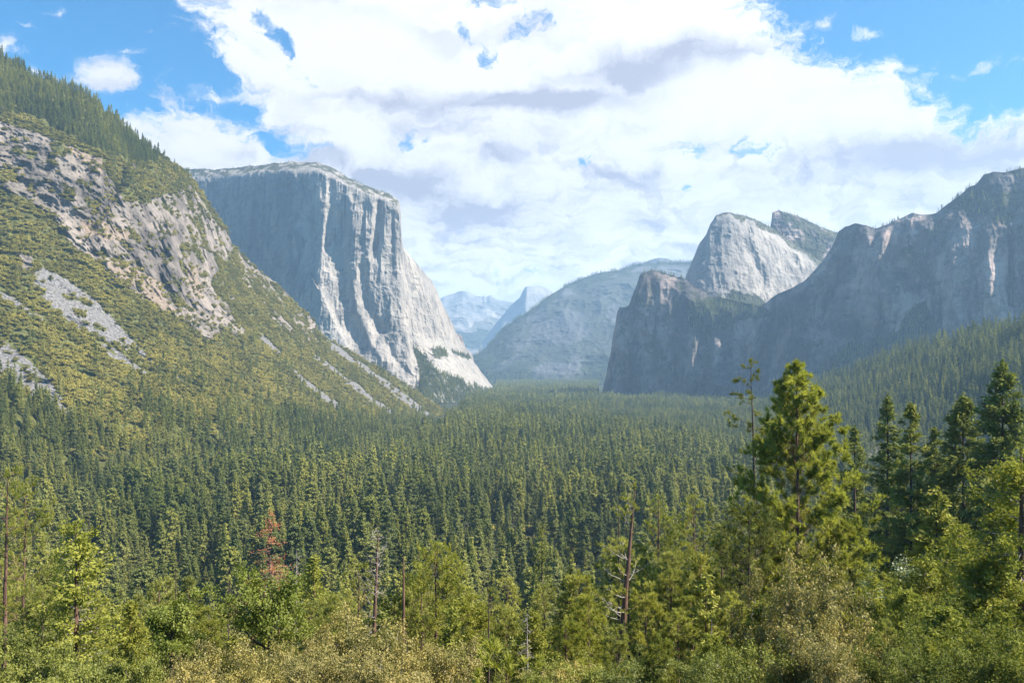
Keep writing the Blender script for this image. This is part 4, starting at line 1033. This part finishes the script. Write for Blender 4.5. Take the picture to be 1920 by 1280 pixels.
T('pine_tree', pine, 1262, 1040, 95, 'low spreading yellow-green pine in front of the two pointed pines', 'pine', ('bark', 'bark', 'palepine'), dict(R=5.2, hb=.06, nbr=120, tw=6, needles=24, nl=.38))
T('pine_tree', pine, 1326, 1075, 88, 'low dusky pine beside the shaded foot of the large ponderosa', 'pine', ('bark', 'bark', 'pine'), dict(R=4.8, hb=.06, nbr=120, tw=6, needles=24, nl=.36))
T('sparse_pine', pine, 1419, 672, 105, 'tall sparse flat-topped pine with few drooping limbs beside the ponderosa', 'pine', ('darkbark', 'darkbark', 'darkpine'), dict(R=5.2, hb=.3, nbr=62, tw=6, needles=27, nl=.4, r0=.3, up=(-.2, .12), kind='cone', az_bias=(3.14, .3)), xb=1424)
T('ponderosa_pine', pine, 1494, 684, 80, 'large sunlit ponderosa pine with bushy needle clusters, the biggest tree in view', 'pine', ('bark', 'bark', 'ponderosa'), dict(R=9.8, hb=.06, nbr=340, tw=9, needles=42, nl=.5, te=1.25, r0=.3, up=(.0, .95), seed=12, kind='spire'))
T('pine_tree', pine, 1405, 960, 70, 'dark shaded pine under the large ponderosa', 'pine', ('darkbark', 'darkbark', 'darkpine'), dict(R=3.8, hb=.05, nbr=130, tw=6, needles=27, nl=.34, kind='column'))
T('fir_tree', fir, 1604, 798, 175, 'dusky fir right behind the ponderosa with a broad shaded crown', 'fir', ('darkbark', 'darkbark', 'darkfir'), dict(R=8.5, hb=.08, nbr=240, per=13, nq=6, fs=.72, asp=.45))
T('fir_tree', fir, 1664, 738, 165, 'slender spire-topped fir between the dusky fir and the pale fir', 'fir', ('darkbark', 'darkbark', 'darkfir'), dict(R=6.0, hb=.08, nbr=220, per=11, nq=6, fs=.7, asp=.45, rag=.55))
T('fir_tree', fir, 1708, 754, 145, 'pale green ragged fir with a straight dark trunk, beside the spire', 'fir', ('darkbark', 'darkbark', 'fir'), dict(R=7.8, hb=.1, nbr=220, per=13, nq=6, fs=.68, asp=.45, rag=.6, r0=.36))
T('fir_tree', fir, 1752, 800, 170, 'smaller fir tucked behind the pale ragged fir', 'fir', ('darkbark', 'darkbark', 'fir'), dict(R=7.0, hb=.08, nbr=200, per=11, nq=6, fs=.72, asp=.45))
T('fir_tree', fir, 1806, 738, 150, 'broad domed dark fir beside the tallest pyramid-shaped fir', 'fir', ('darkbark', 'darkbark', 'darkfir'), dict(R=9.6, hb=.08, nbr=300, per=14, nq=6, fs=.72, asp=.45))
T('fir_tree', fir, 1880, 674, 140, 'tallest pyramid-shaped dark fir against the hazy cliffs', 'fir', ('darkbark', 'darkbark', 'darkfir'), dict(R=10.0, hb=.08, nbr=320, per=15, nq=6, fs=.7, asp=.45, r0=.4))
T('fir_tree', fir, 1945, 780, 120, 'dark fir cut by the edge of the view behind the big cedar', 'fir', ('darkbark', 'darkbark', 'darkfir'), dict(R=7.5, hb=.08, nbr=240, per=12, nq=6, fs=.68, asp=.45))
T('cedar_tree', fir, 1915, 838, 50, 'big drooping cedar with thick reddish trunk and long bare lower limbs', 'cedar', ('bark', 'greybark', 'greencedar'), dict(R=4.9, hb=.22, nbr=130, per=14, nq=12, fs=.26, r0=.36, kind='column', jit=.9, spread=.22, droop=-.35, tipup=.25, rag=.5, limb_r=.16))
T('cedar_tree', fir, 1800, 985, 62, 'bushy young cedar under the big drooping cedar', 'cedar', ('bark', 'greybark', 'greencedar'), dict(R=3.6, hb=.03, nbr=130, per=11, nq=10, fs=.26, kind='column', jit=.9, spread=.2, rag=.4))
T('cedar_tree', fir, 1735, 1045, 58, 'low bushy cedar beside the silvery shrub', 'cedar', ('bark', 'greybark', 'greencedar'), dict(R=2.6, hb=.03, nbr=110, per=10, nq=9, fs=.25, kind='round', jit=.9, spread=.2, rag=.4))
T('young_conifer', fir, 1640, 1072, 56, 'bright yellow-green young conifer in front of the dark firs', 'conifer', ('bark', 'bark', 'pine'), dict(R=1.5, hb=.03, nbr=90, per=8, nq=7, fs=.2, spread=.12))
T('silvery_shrub', oak, 1690, 1062, 62, 'round silvery-leaved shrub below the pale ragged fir', 'shrub', ('darkbark', 'darkbark', 'silver'), dict(R=3.0, hb=.4, nleaf=16, ls=.16, nl_=9))
T('dead_snag', snag, 1335, 1150, 60, 'weathered grey snag with hooked twigs beneath the pale pines', 'dead tree', GB + ('fir',), dict(r0=.1, nbr=26, R=.9, curl=-.8, hb=.1))

# leafy bushes filling the foot of the view
BU = [('goldoak', 372, 1222, 36, 1.5), ('goldoak', 425, 1190, 44, 1.9), ('goldoak', 500, 1205, 36, 1.6), ('goldoak', 570, 1196, 44, 1.9), ('goldoak', 632, 1168, 52, 2.2), ('goldoak', 690, 1196, 40, 1.8),
      ('goldoak', 755, 1188, 46, 2.0), ('goldoak', 815, 1212, 38, 1.7), ('goldoak', 872, 1200, 44, 1.6), ('goldoak', 560, 1238, 30, 1.3), ('goldoak', 720, 1240, 30, 1.4), ('goldoak', 450, 1245, 29, 1.2), ('goldoak', 640, 1225, 32, 1.3),
      ('goldoak', 1040, 1225, 44, 1.6), ('goldoak', 1478, 1102, 50, 2.3), ('goldoak', 1540, 1108, 46, 2.1), ('goldoak', 1590, 1150, 42, 1.8), ('goldoak', 1500, 1185, 34, 1.6), ('goldoak', 1630, 1200, 36, 1.5), ('goldoak', 1568, 1235, 30, 1.2)]
gl = {'goldoak': [oak(s_, 6.0, 2.6, .15, 8, 24, .14, r0=.07, stems=3, sub=6, depth=4) for s_ in (201, 202, 203)],
      'greenbush': [oak(s_, 6.0, 2.6, .12, 8, 24, .15, r0=.07, stems=3, sub=6, depth=4) for s_ in (211, 212)]}
glm = {k: [(wood(a, b, 'bark', 'greybark'), mesh_from('crown', c, [M[k]])) for a, b, c in v] for k, v in gl.items()}
glm['darkbush'] = [(a, mesh_from('crown', gl['greenbush'][i_][2], [M['darkbush']])) for i_, (a, b) in enumerate(glm['greenbush'])]
GR = [('greenbush', 40, 1180, 48, 2.2), ('greenbush', 100, 1210, 42, 1.6), ('greenbush', 8, 1225, 36, 1.4), ('greenbush', 215, 1235, 46, 1.5), ('greenbush', 265, 1235, 40, 1.3), ('greenbush', 320, 1180, 50, 1.5), 
      ('greenbush', 1100, 1245, 40, 1.4), ('greenbush', 1220, 1235, 42, 1.6), ('greenbush', 1300, 1240, 38, 1.4), ('greenbush', 1385, 1215, 36, 1.4),
      ('greenbush', 1760, 1150, 42, 1.9), ('greenbush', 1690, 1200, 36, 1.6), ('greenbush', 1790, 1215, 32, 1.5), ('greenbush', 1880, 1190, 32, 1.6), ('greenbush', 1730, 1240, 28, 1.2), ('greenbush', 1850, 1245, 27, 1.2)]
GR += [('greenbush', a, b, c_, d) for a, b, c_, d in [(1500, 1240, 34, 1.6), (1650, 1245, 30, 1.4), (1740, 1190, 40, 2.0), (1780, 1255, 27, 1.3), (1910, 1245, 26, 1.4), (1660, 1130, 54, 2.0),
       (1770, 1090, 58, 2.6), (160, 1245, 34, 1.3), (90, 1250, 32, 1.3), (1010, 1255, 36, 1.3), (1160, 1255, 36, 1.4), (1350, 1245, 33, 1.3), (930, 1205, 54, 1.8)]]
rng = np.random.default_rng(17)
for k, px_, yt, D_, R_ in BU + GR:
    yt = yt + (14 if px_ < 1400 else 0); R_ = R_ * .9
    loc = spot(px_, D_); H_ = ht(px_, D_, yt)
    if k == 'goldoak':
        side = px_ > 1300
        nm, lab, grp = 'scrub_oak', ('golden-brown leafed bush in the thicket under the large ponderosa' if side else ('golden bush alone between green ones below the small grey dead tree' if px_ > 1000 else 'golden-brown leafed bush in the thicket below the curly-branched dead pine')), ('golden bushes under the ponderosa' if side else ('' if px_ > 1000 else 'golden bushes below the dead pine'))
    else:
        zn = 0 if px_ < 400 else (1 if px_ < 1400 else 2)
        nm = 'green_bush'; lab = ['leafy green bush on the slope around the foot of the incense cedar', 'leafy green bush on the slope under the leaning pine', 'leafy green bush under the big drooping cedar'][zn]
        grp = ['green bushes around the incense cedar', 'green bushes under the leaning pine', 'green bushes under the drooping cedar'][zn]
    root = bpy.data.objects.new(nm, None); COL.objects.link(root); tag(root, lab, 'bush', grp or None)
    root.location = loc; w_ = R_ / 2.6 * 1.15; root.scale = (w_, w_, H_ / 6.2); root.rotation_euler = (0, 0, rng.uniform(0, 6.28))
    for pn, me in zip(('trunk', 'crown'), glm['darkbush' if (k == 'greenbush' and px_ > 1640) else k][rng.integers(0, len(glm[k]))]): obj(pn, me, root)

# ------------------------------------------------------------------ camera
cam = bpy.data.cameras.new('camera'); co_ = bpy.data.objects.new('camera', cam); COL.objects.link(co_)
cam.sensor_width = 36; cam.lens = 36 * F / 1920; cam.shift_y = (HY - 640) / 1920
cam.clip_start = .5; cam.clip_end = 60000
co_.location = (0, 0, 0); co_.rotation_euler = (math.radians(90), 0, 0)
SC.camera = co_

# ------------------------------------------------------------------ sun, sky, haze
AZ, EL = math.radians(101), math.radians(47)     # azimuth clockwise from the view direction (+Y)
sv = np.array([math.sin(AZ) * math.cos(EL), math.cos(AZ) * math.cos(EL), math.sin(EL)])
sun = bpy.data.lights.new('sun', 'SUN'); so = bpy.data.objects.new('sun', sun); COL.objects.link(so)
sun.energy = 5.0; sun.angle = math.radians(.55); sun.color = (1, .92, .80)
from mathutils import Vector
so.rotation_euler = Vector(-sv).to_track_quat('-Z', 'Y').to_euler()

w = bpy.data.worlds.new('World'); SC.world = w; w.use_nodes = True
nt = w.node_tree; nt.nodes.clear()
sky = nt.nodes.new('ShaderNodeTexSky'); sky.sky_type = 'NISHITA'; sky.sun_disc = False
sky.sun_elevation = EL; sky.sun_rotation = AZ; sky.altitude = 1300; sky.air_density = 1.0; sky.dust_density = .3; sky.ozone_density = 1.6
SKY_S = .1
tc = nt.nodes.new('ShaderNodeTexCoord').outputs['Generated']
sp = nt.nodes.new('ShaderNodeSeparateXYZ'); nt.links.new(tc, sp.inputs[0])
Mm = lambda *a, **k: mth(nt, *a, **k)
az = Mm('ARCTAN2', sp.outputs[0], sp.outputs[1]); elv = Mm('ARCSINE', sp.outputs[2])
def ae(px, py):
    u = (px - CX) / F; v = (HY - py) / F; a = math.atan(u); return a, math.atan(v * math.cos(a))
cmb = nt.nodes.new('ShaderNodeCombineXYZ'); nt.links.new(az, cmb.inputs[0]); nt.links.new(elv, cmb.inputs[1])
uv = cmb.outputs[0]
def vm(op, a, b):
    n = nt.nodes.new('ShaderNodeVectorMath'); n.operation = op
    for i, v in enumerate((a, b)):
        if isinstance(v, bpy.types.NodeSocket): nt.links.new(v, n.inputs[i])
        else: n.inputs[i].default_value = v
    return n
wn = nt.nodes.new('ShaderNodeTexNoise'); nt.links.new(uv, wn.inputs['Vector']); wn.inputs['Scale'].default_value = 9; wn.inputs['Detail'].default_value = 6; wn.inputs['Roughness'].default_value = .62
warp = vm('MULTIPLY', vm('SUBTRACT', wn.outputs['Color'], (.5, .5, .5)).outputs[0], (.16, .085, 0)).outputs[0]
uvw = vm('ADD', uv, warp).outputs[0]
spw = nt.nodes.new('ShaderNodeSeparateXYZ'); nt.links.new(uvw, spw.inputs[0])
def ell(px, py, rx, ry, rot=0., src=None):
    a, e = ae(px, py); X = Mm('SUBTRACT', (src or spw).outputs[0], a); Y = Mm('SUBTRACT', (src or spw).outputs[1], e)
    c, s = math.cos(rot), math.sin(rot)
    U = Mm('ADD', Mm('MULTIPLY', X, c * F / rx), Mm('MULTIPLY', Y, s * F / rx)); V = Mm('ADD', Mm('MULTIPLY', X, -s * F / ry), Mm('MULTIPLY', Y, c * F / ry))
    return Mm('MULTIPLY', Mm('SUBTRACT', 1.0, Mm('SQRT', Mm('ADD', Mm('MULTIPLY', U, U), Mm('MULTIPLY', V, V)))), min(1.6, (min(rx, ry) / 60) ** .55))
def mx(l):
    r = l[0]
    for q in l[1:]: r = Mm('MAXIMUM', r, q)
    return r
blue0 = mx([ell(100, 40, 270, 165), ell(330, 118, 150, 62, -.45), ell(440, 190, 85, 28, -.5), ell(520, 250, 60, 26, -.4), ell(520, 70, 60, 15, -.9), ell(1780, 10, 380, 120, -.22), ell(1860, 150, 170, 62, -.1), ell(1480, 5, 110, 24, -.2)])
blue1 = mx([ell(985, 58, 48, 24), ell(900, 92, 44, 12), ell(925, 8, 40, 12), ell(1405, 285, 44, 15), ell(1300, 336, 26, 14), ell(786, 252, 18, 14), ell(970, 521, 60, 7), ell(855, 55, 20, 14), ell(1092, 303, 22, 12), ell(1290, 266, 26, 12)])
puff = mx([ell(192, 138, 50, 34, .5), ell(62, 126, 24, 16), ell(104, 144, 14, 9), ell(10, 78, 30, 16, .7), ell(400, 172, 48, 10, .1), ell(1660, 58, 30, 9), ell(1835, 132, 70, 6), ell(1548, 36, 26, 13), ell(232, 92, 26, 5), ell(60, 40, 16, 4), ell(150, 20, 22, 5), ell(290, 60, 14, 5)])
hi = noise(nt, vm('MULTIPLY', uvw, (1, 1.7, 1)).outputs[0], 30, 8, .7)
hin = Mm('SUBTRACT', hi, .5)
bm_ = Mm('MAXIMUM', rng_map(nt, Mm('ADD', blue0, Mm('MULTIPLY', hin, 2.0)), -.12, .42), Mm('MULTIPLY', rng_map(nt, Mm('ADD', blue1, Mm('MULTIPLY', hin, 3.2)), .0, .6), .85))
pm = rng_map(nt, Mm('ADD', puff, Mm('MULTIPLY', hin, 1.3)), -.05, .5)
bm_ = Mm('MULTIPLY', bm_, Mm('SUBTRACT', 1.0, Mm('MULTIPLY', pm, .95)))
# outside the photographed window, broken cloud by noise
gen = noise(nt, tc, 2.2, 5, .6)
outw = Mm('MAXIMUM', rng_map(nt, Mm('ABSOLUTE', az), .62, .85), rng_map(nt, elv, .5, .75))
bm_ = Mm('MAXIMUM', bm_, Mm('MULTIPLY', outw, rng_map(nt, gen, .30, .46)))
# grey undersides, drawn out towards the horizon
uvs = vm('MULTIPLY', uvw, (1, 3.6, 1)).outputs[0]
g1 = noise(nt, uvs, 7, 6, .6); g2 = noise(nt, vm('MULTIPLY', uvw, (1, 5.5, 1)).outputs[0], 17, 5, .6); g3 = noise(nt, uvw, 22, 7, .62, .5)
lowb = rng_map(nt, elv, .26, .12)
gf = Mm('ADD', Mm('MULTIPLY', rng_map(nt, g1, .45, .68), .75), Mm('MULTIPLY', Mm('MULTIPLY', rng_map(nt, g2, .45, .68), lowb), .8))
gpat = mx([ell(1000, 185, 400, 34, .03), ell(1230, 120, 190, 50), ell(1730, 285, 250, 48, .04), ell(760, 190, 160, 22, -.1), ell(740, 345, 140, 50), ell(930, 300, 80, 24), ell(1200, 420, 110, 16), ell(880, 400, 150, 40), ell(1150, 325, 50, 16, -.4), ell(590, 290, 60, 24)])
gf = Mm('ADD', Mm('MULTIPLY', gf, .65), Mm('MULTIPLY', rng_map(nt, Mm('ADD', gpat, Mm('MULTIPLY', hin, .7)), -.12, .75), .95), clamp=True)
gf = Mm('ADD', gf, Mm('MULTIPLY', Mm('MULTIPLY', rng_map(nt, g3, .46, .66), rng_map(nt, elv, .36, .2)), .5), clamp=True)
calm = rng_map(nt, mx([ell(1500, 190, 330, 90, -.1), ell(600, 80, 260, 80), ell(1240, 20, 200, 60), ell(330, 240, 170, 60)]), 0, .5)
gf = Mm('MULTIPLY', gf, Mm('SUBTRACT', 1.0, Mm('MULTIPLY', calm, .75)))
ccol = mixc(nt, gf, (.41, .402, .405), (.20, .196, .232))
skc = mixc(nt, 1.0, sky.outputs[0], (SKY_S * .12, SKY_S * .52, SKY_S * .70), 'MULTIPLY')
hz_ = rng_map(nt, elv, .02, .2, 2.0, 1.0)
_s = nt.nodes.new('ShaderNodeVectorMath'); _s.operation = 'SCALE'; nt.links.new(ccol, _s.inputs[0]); nt.links.new(hz_, _s.inputs['Scale'])
fin = mixc(nt, bm_, _s.outputs[0], skc)
bg = nt.nodes.new('ShaderNodeBackground'); nt.links.new(fin, bg.inputs[0]); bg.inputs[1].default_value = 1.0
nt.links.new(bg.outputs[0], nt.nodes.new('ShaderNodeOutputWorld').inputs[0])
w.cycles.sampling_method = 'MANUAL'; w.cycles.sample_map_resolution = 512

# haze: one closed box of even air
hb_ = Buf(); x0, x1, y0, y1, z0, z1 = -20500, 20500, -400, 21500, -420, 1560
v = np.array([(a, b, c) for a in (x0, x1) for b in (y0, y1) for c in (z0, z1)], float)
hb_.add(v, [(0, 1, 3, 2), (4, 6, 7, 5), (0, 4, 5, 1), (2, 3, 7, 6), (0, 2, 6, 4), (1, 5, 7, 3)])
m, nt = newmat('haze_air')
pv = nt.nodes.new('ShaderNodeVolumePrincipled'); pv.inputs['Color'].default_value = (.44, .70, 1.0, 1); pv.inputs['Density'].default_value = .8e-4; pv.inputs['Anisotropy'].default_value = .25
nt.links.new(pv.outputs[0], nt.nodes.new('ShaderNodeOutputMaterial').inputs['Volume'])
tag(obj('haze', mesh_from('haze', hb_, [m])), 'thin blue air filling the whole valley', 'haze', kind='stuff')

# ------------------------------------------------------------------ output
SC.view_settings.view_transform = 'Standard'; SC.view_settings.look = 'None'; SC.view_settings.exposure = 1.55; SC.view_settings.gamma = 1
c = SC.cycles
c.max_bounces = 4; c.diffuse_bounces = 2; c.glossy_bounces = 1; c.transmission_bounces = 2; c.transparent_max_bounces = 4; c.volume_bounces = 0
c.use_denoising = True; c.use_adaptive_sampling = True; c.adaptive_threshold = .02
c.caustics_reflective = False; c.caustics_refractive = False; c.sample_clamp_indirect = 3
SC.render.use_persistent_data = False
